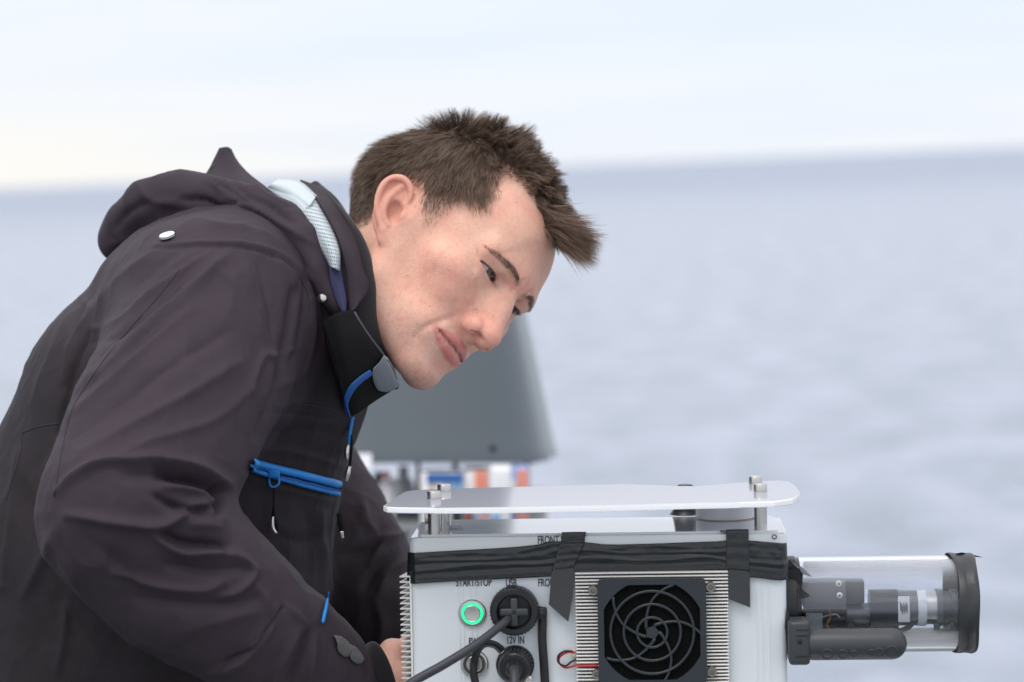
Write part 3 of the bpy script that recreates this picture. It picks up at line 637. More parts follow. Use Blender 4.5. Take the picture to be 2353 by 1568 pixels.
def build_jacket():
    Fd = Field((-.66, 2.12, -.72), (.02, 3.0, .20), .004)
    pchain(Fd, TORSO_A, .02); pchain(Fd, TORSO_B, .06)
    pchain(Fd, FAR_U, .02); pchain(Fd, FAR_L, .03)
    pchain(Fd, [(460, 760, 2.62, 220), (560, 790, 2.78, 190)], .05)
    Fd2 = Field((-.66, 2.12, -.72), (.02, 3.0, .20), .004); pchain(Fd2, ARM_U, .02); pchain(Fd2, ARM_L, .012)
    k = .022; hh = np.maximum(k-np.abs(Fd.f-Fd2.f), 0)/k; Fd.f = np.minimum(Fd.f, Fd2.f)-hh*hh*k*.25
    # upper shoulder merges softly into the yoke
    pchain(Fd, [(480, 720, 2.53, 190), (590, 700, 2.58, 200)], .07)
    # open the cuff
    c0, c1 = Q(838, 1592, 2.47), Q(960, 1660, 2.50); Fd.cap(c0+(c1-c0)*.0, c1, .031, .034, .004, 's')
    cc_ = Q(838, 1562, 2.47); ca = unit(Q(890, 1562, 2.478)-Q(806, 1586, 2.466)); Fd.op(lambda X, Y, Z: -((X-cc_[0])*ca[0]+(Y-cc_[1])*ca[1]+(Z-cc_[2])*ca[2])+0*X, np.array([-.150, 2.37, -.40]), np.array([-.06, 2.585, -.21]), .004, 's')
    V, F = surface_nets(Fd.f, [a[0] for a in Fd.ax], Fd.h); V = laplacian(V, F, 4, .5); F = orient(V-V.mean(0), F)
    # one level finer so that creases stay crisp
    e = np.concatenate([F[:, [0, 1]], F[:, [1, 2]], F[:, [2, 3]], F[:, [3, 0]]]); es = np.sort(e, 1); uq, inv = np.unique(es, axis=0, return_inverse=True); inv = inv.ravel(); nf = len(F); nv = len(V)
    V = np.concatenate([V, V[uq].mean(1), V[F].mean(1)]); m = [inv[i*nf:(i+1)*nf]+nv for i in range(4)]; c = np.arange(nf)+nv+len(uq)
    F = np.concatenate([np.stack([F[:, 0], m[0], c, m[3]], 1), np.stack([m[0], F[:, 1], m[1], c], 1), np.stack([c, m[1], F[:, 2], m[2]], 1), np.stack([m[3], c, m[2], F[:, 3]], 1)])
    V = laplacian(V, F, 2, .5); V = apply_folds(V, F, FOLDS); V = laplacian(V, F, 1, .5)
    me = mesh_np('jacket', cam2w(V), F)
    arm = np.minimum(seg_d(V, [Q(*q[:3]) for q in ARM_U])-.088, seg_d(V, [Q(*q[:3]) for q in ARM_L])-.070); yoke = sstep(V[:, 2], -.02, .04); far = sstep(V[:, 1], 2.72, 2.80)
    torso_shade = np.clip(sstep(arm, .006, .016)*(1-yoke)*(1-far), 0, 1)[:, None]; vcolor(me, np.array([.050, .037, .049])*(1-torso_shade)+np.array([.027, .022, .027])*torso_shade)  # torso tinted darker than the sleeves: its shade is put into the colour
    o = link('jacket', me, mat('jacket_painted_shade', (1, 1, 1), .62, bump=.30, bscale=1500, spec=.16, attr='tint', var=.18, vscale=14), PERSON); tag(o, 'dark aubergine grey waterproof jacket with blue zips'); return o, cam2w(V), F
JACKET, JV, JF = build_jacket()
JBV = BVHTree.FromPolygons([tuple(v) for v in JV], [tuple(f) for f in JF.tolist()])
CAMP = Vector((0, 0, CAM_Z))
def onj(px, py, lift=.001, bv=None):
    r = (bv or JBV).ray_cast(CAMP, (P(px, py, 1)-CAMP).normalized())
    if r[0] is None: return P(px, py, 2.5)
    n = r[1] if r[1].dot(r[0]-CAMP) < 0 else -r[1]
    return r[0]+n*lift-(r[0]-CAMP).normalized()*lift*.5
def onj_tube(name, pts, r, m, parent=None, n=24, seg=8, lift=.001, bv=None, flat=1.0):
    pp = cat_rom(np.array(pts, float), n); return tube(name, [onj(a, b, lift, bv) for a, b in pp], r, m, parent, seg, flat=flat)
def onj_patch(name, poly_top, poly_bot, m, parent, nu=24, nv=6, lift=.001, bulge=0, bv=None):
    A = cat_rom(np.array(poly_top, float), nu); B = cat_rom(np.array(poly_bot, float), nu); V = []
    for i in range(nu):
        for j in range(nv):
            t = j/(nv-1); p = A[i]*(1-t)+B[i]*t; V.append(onj(p[0], p[1], lift+bulge*math.sin(math.pi*t), bv))
    # even out depth so that the patch bridges folds
    F = [[i*nv+j, (i+1)*nv+j, (i+1)*nv+j+1, i*nv+j+1] for i in range(nu-1) for j in range(nv-1)]
    me = mesh_np(name, np.array([tuple(v) for v in V]), F); o = link(name, me, m, parent); s = o.modifiers.new('s', 'SOLIDIFY'); s.thickness = .0008; s.offset = -1; bpy_apply(o); return o
def build_hood():
    Fd = Field((-.44, 2.38, -.05), (-.10, 2.85, .22), .003)
    near = [(268, 560, 2.64, 24), (300, 512, 2.63, 50), (345, 476, 2.615, 66), (415, 458, 2.60, 66), (490, 458, 2.585, 54), (565, 470, 2.565, 48), (645, 508, 2.54, 50), (695, 560, 2.515, 46), (728, 622, 2.50, 36), (752, 672, 2.495, 26), (778, 706, 2.495, 12)]
    pchain(Fd, [(x, y, d, r) for x, y, d, r in near], .025)
    pchain(Fd, [(300, 545, 2.66, 62), (400, 500, 2.67, 80), (480, 470, 2.70, 70), (560, 480, 2.76, 55), (660, 540, 2.80, 50), (760, 640, 2.78, 30)], .03)
    pchain(Fd, [(500, 400, 2.65, 20), (540, 430, 2.66, 40)], .02)
    V, F = surface_nets(Fd.f, [a[0] for a in Fd.ax], Fd.h); V = laplacian(V, F, 2, .5); F = orient(V-V.mean(0), F)
    fo = [(C5(p), w_*.4397, a) for p, w_, a in [
        ([(200, 560), (330, 520), (480, 440), (700, 400), (860, 350)], 24, 3.5), ([(210, 470), (300, 380), (420, 330)], 22, -3), ([(330, 250), (400, 330), (560, 350)], 24, 3),
        ([(560, 330), (680, 330), (760, 370), (850, 340), (900, 330)], 16, -5), ([(850, 330), (990, 400), (1100, 470), (1240, 560)], 14, 3.5), ([(900, 300), (1030, 360), (1150, 450)], 12, -3.5),
        ([(700, 210), (800, 260), (860, 320)], 15, -4), ([(690, 220), (780, 290)], 12, 3), ([(760, 380), (900, 440), (1080, 540), (1200, 680)], 16, -3), ([(980, 480), (1100, 600), (1240, 750)], 14, 2.5),
        ([(800, 80), (850, 180), (960, 270), (1100, 350)], 12, 3), ([(770, 130), (820, 230), (900, 300)], 14, -3)]]
    V = apply_folds(V, F, fo, .8); W = cam2w(V); me = mesh_np('hood', W, F); o = link('hood', me, M_JKT, JACKET)
    sheet('hood_peak', [[tuple(P(*q)) for q in r] for r in [[(507, 342, 2.655), (512, 341, 2.650), (521, 341, 2.648), (529, 345, 2.652)], [(497, 362, 2.655), (510, 364, 2.645), (527, 362, 2.640), (543, 372, 2.650)],
        [(484, 388, 2.65), (508, 394, 2.632), (540, 394, 2.622), (568, 400, 2.635)], [(466, 418, 2.64), (505, 430, 2.605), (560, 430, 2.592), (606, 430, 2.612)], [(450, 460, 2.62), (510, 475, 2.58), (590, 480, 2.565), (660, 470, 2.575)]]], M_JKT, o, 30, 30, .003)
    return o, BVHTree.FromPolygons([tuple(v) for v in W], [tuple(f) for f in F.tolist()])
HOOD, HBV = build_hood()
def build_collar():
    # stand collar: closed loops round the neck, top edge first
    top = [(722, 417, 2.62), (792, 492, 2.545), (834, 560, 2.515), (855, 640, 2.502), (861, 725, 2.502), (884, 812, 2.515), (912, 880, 2.56), (905, 850, 2.62), (900, 740, 2.68), (850, 600, 2.70), (780, 470, 2.67)]
    mid = [(690, 440, 2.62), (750, 520, 2.53), (790, 590, 2.497), (808, 660, 2.485), (815, 742, 2.485), (836, 840, 2.505), (858, 918, 2.56), (850, 860, 2.65), (840, 760, 2.71), (790, 620, 2.73), (720, 490, 2.69)]
    bot = [(640, 480, 2.62), (690, 570, 2.53), (720, 650, 2.50), (742, 730, 2.50), (755, 800, 2.505), (782, 890, 2.52), (806, 958, 2.56), (790, 880, 2.66), (760, 780, 2.73), (720, 640, 2.75), (660, 520, 2.70)]
    inn = [(735, 425, 2.62), (800, 500, 2.553), (842, 568, 2.524), (861, 645, 2.513), (866, 728, 2.513), (884, 806, 2.526), (904, 870, 2.562), (895, 840, 2.61), (890, 745, 2.67), (845, 610, 2.69), (780, 480, 2.66)]
    inb = [(q[0]*.8+b[0]*.2-6, q[1]*.8+b[1]*.2, q[2]*.9+2.6*.1) for q, b in zip(inn, bot)]
    rows = [bot, [tuple((np.array(a)+np.array(b))/2) for a, b in zip(bot, mid)], mid, top, inn, inb]
    def closed(r): r = [tuple(P(*q)) for q in r]; return r+[r[0]]
    sheet('stand_collar', [closed(r) for r in rows], M_FLEECE, JACKET, nu=72, nv=36)
    def strip(name, a, b, m, da, nu=36, nv=8, thick=.0015, bow=.004):
        n = max(len(a), len(b)); A = cat_rom(np.array(a, float), 14); B = cat_rom(np.array(b, float), 14)
        return sheet(name, [[tuple(P(*q)) for q in A], [tuple(P(*((q+r)/2-np.array([0, 0, bow])))) for q, r in zip(A, B)], [tuple(P(*q)) for q in B]], m, JACKET, nu, nv, thick)
    # outer hood edge facing: brown purple strip that runs down beside the fleece
    strip('collar_facing', [(690, 415, 2.60), (735, 470, 2.535), (775, 545, 2.500), (795, 620, 2.488), (803, 700, 2.482), (806, 722, 2.480)],
          [(738, 432, 2.60), (790, 500, 2.535), (820, 560, 2.503), (835, 620, 2.490), (848, 662, 2.487), (818, 706, 2.480)], M_JKT, 0)
    # light mesh lining of the hood, then its navy end
    ml = strip('mesh_lining', [(612, 432, 2.60), (668, 478, 2.55), (716, 540, 2.512), (748, 592, 2.495), (758, 612, 2.492)], [(640, 414, 2.62), (700, 428, 2.575), (748, 494, 2.53), (779, 566, 2.50), (781, 624, 2.490)], M_MESHGREY, 0, bow=.012)
    strip('lining_fold', [(612, 432, 2.602), (640, 452, 2.58), (700, 490, 2.54)], [(640, 414, 2.61), (690, 420, 2.585), (728, 452, 2.555)], M_MESHGREY, 0, bow=.018)
    strip('navy_lining', [(755, 600, 2.492), (760, 650, 2.488), (774, 695, 2.484), (790, 724, 2.480)], [(782, 612, 2.491), (789, 650, 2.487), (796, 690, 2.483), (794, 722, 2.480)], M_NAVY, 0, bow=.002)
    # holes of the mesh
    dots = MB(); 
    bvm = BVHTree.FromPolygons([tuple(v.co) for v in ml.data.vertices], [tuple(p.vertices) for p in ml.data.polygons])
    for i in range(60):
        for j in range(24):
            px = 640+i*4.2+(j % 2)*2.1-(24-j)*1.2; py = 425+j*8.4+i*1.0
            r = bvm.ray_cast(CAMP, (P(px, py, 1)-CAMP).normalized())
            if r[0] is None or px+py*.35 < 868: continue
            n = r[1] if r[1].dot(CAMP-r[0]) > 0 else -r[1]
            c = r[0]+n*.0006; q = n.to_track_quat('Z', 'Y'); vs = [dots.b.verts.new(c+q @ Vector((.00052*math.cos(a), .00085*math.sin(a), 0))) for a in np.linspace(0, 2*math.pi, 7)[:-1]]; dots.b.faces.new(vs)
    d = dots.build('mesh_holes', mat('mesh_hole_dark', (.10, .12, .14), .9), JACKET); tag(d, kind='stuff')
    # front flap of the collar, turned out
    flap = sheet('collar_flap', [[tuple(P(*q)) for q in r] for r in [
        [(742, 742, 2.478), (772, 722, 2.470), (806, 716, 2.474), (822, 736, 2.482)],
        [(762, 800, 2.470), (790, 785, 2.462), (830, 775, 2.466), (856, 786, 2.480)],
        [(778, 860, 2.470), (806, 850, 2.464), (848, 838, 2.472), (888, 828, 2.488)],
        [(790, 920, 2.476), (816, 906, 2.474), (862, 886, 2.486), (914, 886, 2.508)],
        [(800, 958, 2.490), (822, 948, 2.492), (862, 920, 2.506), (905, 893, 2.520)]]], M_BLACKTAPE, JACKET, 30, 30, .002)
    FB = BVHTree.FromPolygons([tuple(v.co) for v in flap.data.vertices], [tuple(p.vertices) for p in flap.data.polygons])
    onj_tube('flap_piping', [(812, 716), (824, 738), (850, 778), (884, 822), (900, 850), (914, 884)], .0011, mat('piping', (.06, .055, .075), .6), JACKET, lift=.0006, bv=FB)
    onj_patch('grey_tab', [(878, 818), (892, 828), (904, 852), (914, 884)], [(855, 846), (854, 868), (864, 892), (884, 897)], M_GREYTAB, JACKET, 16, 8, .0016, .0012, bv=FB)
    onj_patch('zip_tape', [(848, 850), (822, 868), (800, 892), (790, 925), (797, 958)], [(858, 860), (832, 878), (812, 900), (800, 930), (806, 958)], mat('blue_zip_dark', (.008, .07, .26), .6), JACKET, 24, 5, .0012, .0003, bv=FB)
build_collar()
def build_jacket_trim():
    # chest pocket zip: two rolled tapes with teeth and a gap
    onj_patch('pocket_zip', [(576, 1054), (619, 1066), (698, 1085), (777, 1106)], [(574, 1069), (619, 1082), (698, 1102), (772, 1120)], M_BLUE, JACKET, 40, 7, .0026, .0018)
    onj_patch('pocket_zip', [(574, 1071), (619, 1087), (698, 1110), (770, 1127)], [(572, 1082), (619, 1098), (698, 1121), (775, 1139)], M_BLUE, JACKET, 40, 7, .0024, .0014)
    onj_tube('zip_gap', [(628, 1088), (698, 1104), (745, 1117), (780, 1122)], .0022, M_BLACKTAPE, JACKET, 30, 8, .0006)
    t = MB(); pp = cat_rom(np.array([(566, 1068), (600, 1076), (625, 1085)], float), 16); pq = cat_rom(np.array([(628, 1092), (698, 1108.5), (770, 1126)], float), 56)
    for p in list(pp)+list(pq):
        c = onj(p[0], p[1], .0044); t.box(c.x-.0006, c.x+.0006, c.y-.0006, c.y+.0006, c.z-.0011, c.z+.0011)
    d = t.build('zip_teeth', mat('zip_teeth_blue', (.008, .11, .38), .35), JACKET); tag(d, kind='stuff')
    sl = onj(621, 1085, .006); b = MB(); b.box(sl.x-.0048, sl.x+.0048, sl.y-.002, sl.y+.002, sl.z-.0036, sl.z+.0036, .0012); b.build('zip_slider', M_BLUE, JACKET)
    lp = [(622, 1088), (618, 1104), (622, 1118), (632, 1119), (641, 1110), (637, 1092), (629, 1086)]
    z0 = onj(630, 1105, .0045); dd = (z0-CAMP).length
    def fl(a, b, extra=0): return CAMP+(P(a, b, 1)-CAMP).normalized()*(dd-extra)
    tube('zip_pull', [fl(*q) for q in lp+[lp[0]]], .0011, M_BLUE, JACKET, 8, 30)
    tube('pull_cord', [fl(630, 1116), fl(629, 1140), fl(629, 1178)], .0008, M_BLACKTAPE, JACKET, 8, 10)
    tube('cord_end', [fl(629, 1168), fl(629, 1186), fl(634, 1205), fl(636, 1222)], [.0012, .0018, .0020, .0016], M_BLACKTAPE, JACKET, 8, 12)
    tube('metal_tip', [fl(627, 1188, .002), fl(626, 1200, .002), fl(628, 1216, .002), fl(635, 1227, .002)], [.0012, .0017, .0017, .0013], M_STEEL, JACKET, 8, 12)
    # main zip at the front edge
    e1 = [(802, 962), (800, 985), (803, 1005), (800, 1022)]
    def fr(a, b, d=2.56): return P(a, b, d)
    tube('main_zip', [fr(810, 958), fr(806, 980), fr(803, 1000), fr(802, 1024)], [.0030, .0030, .0024, .0018], M_BLUE, JACKET, 8, 16, flat=.6)
    tube('pull_cord', [fr(806, 1000), fr(808, 1020), fr(805, 1060), fr(801, 1092)], .0012, M_BLACKTAPE, JACKET, 8, 14)
    tube('metal_tip', [fr(800, 1022), fr(797, 1040), fr(798, 1056)], [.0018, .0026, .0018], M_STEEL, JACKET, 8, 10)
    tube('metal_tip', [fr(803, 1072), fr(799, 1088), fr(795, 1106)], [.0016, .0026, .0016], M_STEEL, JACKET, 8, 10)
    tube('cord_end', [fr(779, 1180, 2.52), fr(782, 1200, 2.52), fr(786, 1222, 2.52)], [.0022, .0028, .0022], M_BLACKTAPE, JACKET, 8, 10)
    tube('metal_tip', [fr(784, 1222, 2.515), fr(787, 1238, 2.515)], [.0020, .0014], M_STEEL, JACKET, 8, 8)
    onj_tube('main_zip', [(753, 1360), (749, 1385), (744, 1410), (739, 1432)], [.0006, .0014, .0018, .0016], M_BLUE, JACKET, 16, 6, .0008)
    # snaps
    b = MB(); c = onj(385, 543, .0015); ax = (Vector((-.22, -.28, .93))).normalized(); b.lathe(c, ax, [(-.002, .0066), (.0002, .0070), (.0008, .0064), (.0008, .0044), (.0002, .0042), (.0002, 0)], 28); b.build('snap_ring', mat('snap_white', (.75, .77, .78), .25, metal=.3), JACKET)
    b = MB(); c = P(740, 686, 2.478); b.lathe(c, (.35, -.9, .1), [(-.003, .003), (0, .0042), (.0025, .0040), (.0042, .0026), (.0048, 0)], 24); b.build('snap_stud', M_STEEL, JACKET)
    # seams with stitching
    M_SEAM = mat('seam_thread', (.040, .031, .040), .8)
    for s_ in [C2([(600, 190), (520, 290), (380, 450), (300, 560), (240, 660), (205, 800), (180, 950)]), C5([(1150, 700), (1220, 820), (1250, 980)]), C2([(75, 735), (130, 715), (195, 706)]), C2([(75, 735), (62, 820), (20, 960)]), C2([(935, 1310), (880, 1385), (800, 1470), (730, 1530)]), C5([(1030, 1400), (1180, 1395), (1370, 1425)])]:
        onj_tube('seam', s_, .00042, M_SEAM, JACKET, 50, 5, .0002)
    # cuff patches
    for A, B in [([(764, 1462), (782, 1466), (797, 1478), (802, 1490)], [(772, 1490), (778, 1502), (790, 1510), (800, 1506)]), ([(797, 1482), (812, 1488), (824, 1500), (831, 1512)], [(800, 1504), (804, 1516), (816, 1525), (828, 1524)])]:
        onj_patch('cuff_patch', A, B, M_PATCH, JACKET, 16, 8, .0012, .0014)
    # fleece inner cuff
    def ring(c, ax, r1, r2, n=28):
        q = Vector(ax).normalized().to_track_quat('Z', 'Y'); return [tuple(Vector(c)+q @ Vector((r1*math.cos(a), r2*math.sin(a), 0))) for a in np.linspace(0, 2*math.pi, n+1)]
    a, b_ = P(806, 1586, 2.466), P(890, 1562, 2.478); ax = b_-a
    rows = [ring(a, ax, .031, .031), ring(a+ax*.35, ax, .034, .034), ring(a+ax*.62, ax, .0325, .0325), ring(a+ax*.80, ax, .0355, .0355), ring(a+ax*.90, ax, .0345, .0345), ring(a+ax*.88, ax, .0300, .0300), ring(a+ax*.5, ax, .029, .029)]
    sheet('inner_cuff', rows, M_FLEECE, JACKET, 60, 30)
build_jacket_trim()
def build_body_rest():
    """torso and arms inside the clothes, hands; joined to the head as one skin mesh"""
    global V_all
    Fd = Field((-.62, 2.2, -.75), (.12, 2.98, .16), .006); sh = .022
    pchain(Fd, TORSO_A[:-1], .03, .04); pchain(Fd, TORSO_B[:-1], .08, .04); pchain(Fd, ARM_U, .03, sh*1.4); pchain(Fd, ARM_L[:-1], .02, sh); pchain(Fd, FAR_U, .03, sh); pchain(Fd, FAR_L, .03, sh)
    pchain(Fd, [(640, 800, 2.63, 130), (770, 700, 2.60, 130)], .05, .01)
    V1, F1 = surface_nets(Fd.f, [a[0] for a in Fd.ax], Fd.h); V1 = laplacian(V1, F1, 3)
    # near hand: back of the hand towards the camera, fingers round the far edge of the box
    H = Field((-.15, 2.40, -.36), (.03, 2.62, -.22), .0013)
    c = lambda a, b, r, k=.004: H.cap(Q(*a), Q(*b), r[0], r[1], k)
    wr = (850, 1600, 2.480); c((800, 1590, 2.46), wr, (.027, .026)); c(wr, (885, 1570, 2.495), (.026, .024), .01)
    kn = [(915, 1499, 2.510), (935, 1512, 2.525), (945, 1532, 2.538), (948, 1560, 2.548)]
    for i, q in enumerate(kn):
        w0 = (870+i*4, 1545+i*14, 2.50+i*.004); c(w0, q, (.0150, .0098), .007)
        m1 = (q[0]+66-4*i, q[1]+14+i*4, 2.58+.004*i); m2 = (m1[0]+40, m1[1]+14, 2.575); m3 = (m2[0]+36, m2[1]+8, 2.562)
        rr = [.0096, .0098, .0094, .0082][i]; c(q, m1, (rr, rr*.9), .003); c(m1, m2, (rr*.9, rr*.83), .002); c(m2, m3, (rr*.83, rr*.74), .002)
    c((876, 1556, 2.495), (900, 1497, 2.498), (.016, .0105), .008)     # thumb side ridge
    c((900, 1497, 2.498), (938, 1494, 2.515), (.0100, .0085), .004); c((938, 1480, 2.515), (972, 1500, 2.535), (.0085, .0072), .002)
    V2, F2 = surface_nets(H.f, [a[0] for a in H.ax], H.h); V2 = laplacian(V2, F2, 3)
    # far hand, holding the back of the box
    G = Field((-.06, 2.50, -.46), (.16, 2.75, -.26), .0016); g = lambda a, b, r, k=.004: G.cap(Q(*a), Q(*b), r[0], r[1], k)
    g((1040, 1620, 2.68), (1100, 1650, 2.66), (.026, .025)); 
    for i in range(4):
        q = (1160+i*3, 1600+26*i, 2.625+.002*i); g((1100, 1640+i*8, 2.66), q, (.015, .010), .007); m1 = (q[0]+70, q[1]+2, 2.60); m2 = (m1[0]+44, m1[1], 2.59); g(q, m1, (.0098, .009), .003); g(m1, m2, (.009, .0075), .002)
    g((1100, 1630, 2.66), (1140, 1570, 2.64), (.015, .011), .008); g((1140, 1570, 2.64), (1185, 1550, 2.62), (.0105, .008), .003)
    V3, F3 = surface_nets(G.f, [a[0] for a in G.ax], G.h); V3 = laplacian(V3, F3, 3)
    me = PERSON.data; Vs = [Vw]; Fs = [F4]; Cs = [HC]; n = len(Vw)
    for Vx, Fx in ((V1, F1), (V2, F2), (V3, F3)):
        Wx = cam2w(Vx); Fx = orient(Wx-Wx.mean(0), Fx); q = fbm(Vx*1000, 9, 2); C = np.array([.86, .56, .45])*(1-q[:, None])+np.array([.86, .44, .36])*q[:, None]; Vs.append(Wx); Fs.append(Fx+n); Cs.append(C); n += len(Wx)
    me2 = mesh_np('person_body', np.concatenate(Vs), np.concatenate(Fs)); vcolor(me2, np.concatenate(Cs)); me2.materials.append(M_SKIN); me2.polygons.foreach_set('use_smooth', [True]*len(me2.polygons)); PERSON.data = me2
    # trousers and boots, below the picture
    T = Field((-.85, 2.3, -1.75), (-.10, 3.05, -.45), .01); t = lambda a, b, r, k=.03: T.cap(a, b, r[0], r[1], k)
    hip = Q(120, 2060, 2.73); t(hip+[-.0, -.05, 0], hip+[0, .08, 0], (.15, .15)); 
    fl = lambda x, y: np.array([x, y*cp-(-CAM_Z)*0, 0])
    def foot(x, y, z=.06): zz = z-CAM_Z; return np.array([x, y*cp-zz*sp, y*sp+zz*cp])
    for y, xx in ((2.62, -.50), (2.86, -.38)):
        kn_ = (hip+foot(xx, y))/2+np.array([.05, 0, .02]); t(hip+[0, (y-2.74)*.6, 0], kn_, (.115, .08)); t(kn_, foot(xx, y, .10), (.08, .062))
    V4_, F4_ = surface_nets(T.f, [a[0] for a in T.ax], T.h); V4_ = laplacian(V4_, F4_, 3); W = cam2w(V4_); me = mesh_np('trousers', W, orient(W-W.mean(0), F4_)); link('trousers', me, mat('trouser_cloth', (.03, .032, .04), .8), PERSON)
    for y, xx in ((2.62, -.50), (2.86, -.38)):
        b = MB(); b.box(xx-.09, xx+.19, y-.05, y+.05, .004, .10, .035, 4); b.build('boot', mat('boot_leather', (.02, .018, .016), .5), PERSON)
build_body_rest()
tag(PERSON, 'short haired man in dark hooded jacket leaning over the white instrument box', 'person')
# ------------------------------------------------------------------ instrument box
ROLL = math.radians(1.0); YAW = math.radians(2.2)
BX = Matrix.Rotation(-YAW, 3, 'Z') @ Matrix.Rotation(-ROLL, 3, 'Y')       # columns: along the front, into the depth, up
BO = P(942, 1235, 2.40)                                                 # top left corner of the front face
def Bl(px, py, y=0.0):        # photo position on the plane y (depth inside the box frame, metres) -> local (x, z)
    r = (P(px, py, 1)-CAMP); rl = BX.transposed() @ r; ol = BX.transposed() @ (CAMP-BO); t = (y-ol.y)/rl.y; q = ol+rl*t; return (q.x, q.z)
def Blz(px, py, z):           # photo position on the horizontal plane z -> local (x, y)
    r = (P(px, py, 1)-CAMP); rl = BX.transposed() @ r; ol = BX.transposed() @ (CAMP-BO); t = (z-ol.z)/rl.z; q = ol+rl*t; return (q.x, q.y)
M_WHITE = mat('white_enamel', (.74, .77, .79), .16, bump=.03, bscale=60, var=.05, vscale=7, coat=1.0, ior=1.6)
M_PANEL = mat('white_panel', (.70, .74, .78), .28, bump=.02, bscale=90, var=.06, vscale=9)
M_BTAPE = mat('black_vinyl_tape', (.014, .016, .019), .24, bump=.10, bscale=160, spec=.7)
M_BPLAST = mat('black_plastic', (.013, .014, .017), .38, bump=.06, bscale=900)
M_GPLAST = mat('dark_grey_plastic', (.040, .044, .050), .42, bump=.08, bscale=1200)
M_ALU = mat('bare_aluminium', (.78, .77, .76), .30, metal=1.0, bump=.05, bscale=300)
M_FIN = mat('anodised_fin', (.80, .79, .76), .38, metal=.15)
M_FINB = mat('fin_root', (.045, .028, .055), .5, metal=.2)
M_INK = mat('ink', (.055, .055, .075), .6)
M_CABLE = mat('cable_rubber', (.035, .038, .048), .5, bump=.04, bscale=500)
BASEZ = -.36
def hw_box():
    root = empty('instrument_box', BO+BX @ Vector((.16, .08, BASEZ)), BX)
    root.matrix_world = Matrix.Translation(BO) @ BX.to_4x4()
    tag(root, 'white enamelled instrument box wrapped in black tape with a fan grille on its front', 'instrument box')
    DEP = Blz(1300, 1193, 0)[1]; print('DEP', DEP)
    xr, _ = Bl(1806, 1225)
    W = xr
    # body: extruded profile with rounded vertical corners and grooves
    def rr(x0, x1, y0, y1, r, n=5):
        o = []
        for cx, cy, a0 in ((x1-r, y0+r, -90), (x1-r, y1-r, 0), (x0+r, y1-r, 90), (x0+r, y0+r, 180)):
            for k in range(n+1):
                a = math.radians(a0+90*k/n); o.append((cx+r*math.cos(a), cy+r*math.sin(a)))
        return o
    fz = lambda p, z: (p[0], p[1], z)
    b = MB(); b.prism(rr(0, W, 0, DEP, .006), BASEZ, -.0352, fz); body = b.build('case_body', M_PANEL, root)
    bottom_l = Bl(948, 1568)[0]
    b = MB(); b.prism(rr(-.001, W+.0008, -.0018, DEP+.001, .0075), -.034, -.0008, fz)
    es = [e for e in b.b.edges if all(abs(v.co.z+.0008) < 1e-6 for v in e.verts)]; bmesh.ops.bevel(b.b, geom=es, offset=.0028, segments=3, profile=.5, affect='EDGES')
    lid = b.build('case_lid', M_WHITE, root, angle=24)
    b = MB(); b.prism(rr(.006, W-.006, .005, DEP-.006, .006), -.0008, .0012, fz); b.build('lid_panel', M_WHITE, root, angle=24)
    # extrusion ribs
    for px in (1083, 1056, 1065, 1095, 1740, 1752, 1768):
        x = Bl(px, 1450)[0]; g = MB(); g.box(x-.0006, x+.0006, -.0005, .002, BASEZ, -.0355); g.build('profile_rib', M_PANEL, root)
    for px, w_ in ((1742, .0009), (1755, .0006)):
        x = Bl(px, 1500)[0]
    # hole with screw in the lid corner
    x, z = Bl(1779, 1234); g = MB(); g.lathe((x, -.0019, z), (0, -1, 0), [(-.001, .0022), (.0004, .0022), (.0004, .0016), (-.0006, .0010), (-.0006, 0)], 16); g.build('corner_screw', M_GPLAST, root)
    # lettering
    def text(s_, px, py, hpx, y=-.0024, sx_=.60, m=M_INK, parent=root):
        c = bpy.data.curves.new('lettering', 'FONT'); c.body = s_; c.size = hpx*2.4/FOC*1.52; c.extrude = .00005; c.align_x = 'LEFT'; c.offset = .00016
        tmp = bpy.data.objects.new('lettering', c); COL.objects.link(tmp); dg = bpy.context.evaluated_depsgraph_get(); me_ = bpy.data.meshes.new_from_object(tmp.evaluated_get(dg)); bpy.data.objects.remove(tmp); me_.materials.clear(); me_.materials.append(m); o = bpy.data.objects.new('lettering', me_); COL.objects.link(o); x, z = Bl(px, py, y); o.parent = parent
        o.location = (x, y, z); o.rotation_euler = (math.pi/2, 0, 0); o.scale = (sx_, 1, 1); return o
    text('FRONT SIDE', 1235, 1250, 16.5); text('START/STOP', 1048, 1348, 16, -.0006); text('USB', 1162, 1348, 16, -.0006); text('FRONT', 1236, 1348, 16, -.0006)
    text('PWR', 1077, 1482, 15, -.0006); text('12V IN', 1163, 1480, 16, -.0006)
    # black tape round the seam: a wrinkled band, ends round the corners
    def tape(name, top, bot, y0=-.0030, amp=.0011, n=110, m=24, seed=0, folds=True, lap=True):
        T = cat_rom(np.array(top, float), n); Bt = cat_rom(np.array(bot, float), n); V = []
        for i in range(n):
            for j in range(m):
                t = j/(m-1); p = T[i]*(1-t)+Bt[i]*t; x, z = Bl(p[0], p[1], y0)
                h = 0
                if folds:
                    s = p[0]*.006; yy = t*1.0
                    for a, f, c0, w_ in ((1.0, 1.3, .30, .035), (-.8, 1.1, .42, .03), (.8, 1.9, .55, .045), (-.5, .8, .68, .03), (.6, .5, .80, .03), (.5, 2.3, .12, .05)):
                        h += a*math.exp(-((yy-c0-.05*math.sin(s*f*2+c0*9+seed))/w_)**2)*(.6+.4*math.sin(s*f*3+seed+c0*5))
                    h += .5*(hash3(np.array([[p[0]*.10, t*8., seed*7.]]), 1.0)[0]-.5)
                V.append([x, y0-amp*h*(1-.75*sstep(np.array(t), .58, .72) if name == 'tape_band' else 1)-(.0006 if name == 'tape_band' and t < .62 else 0), z])
        V = np.array(V); 
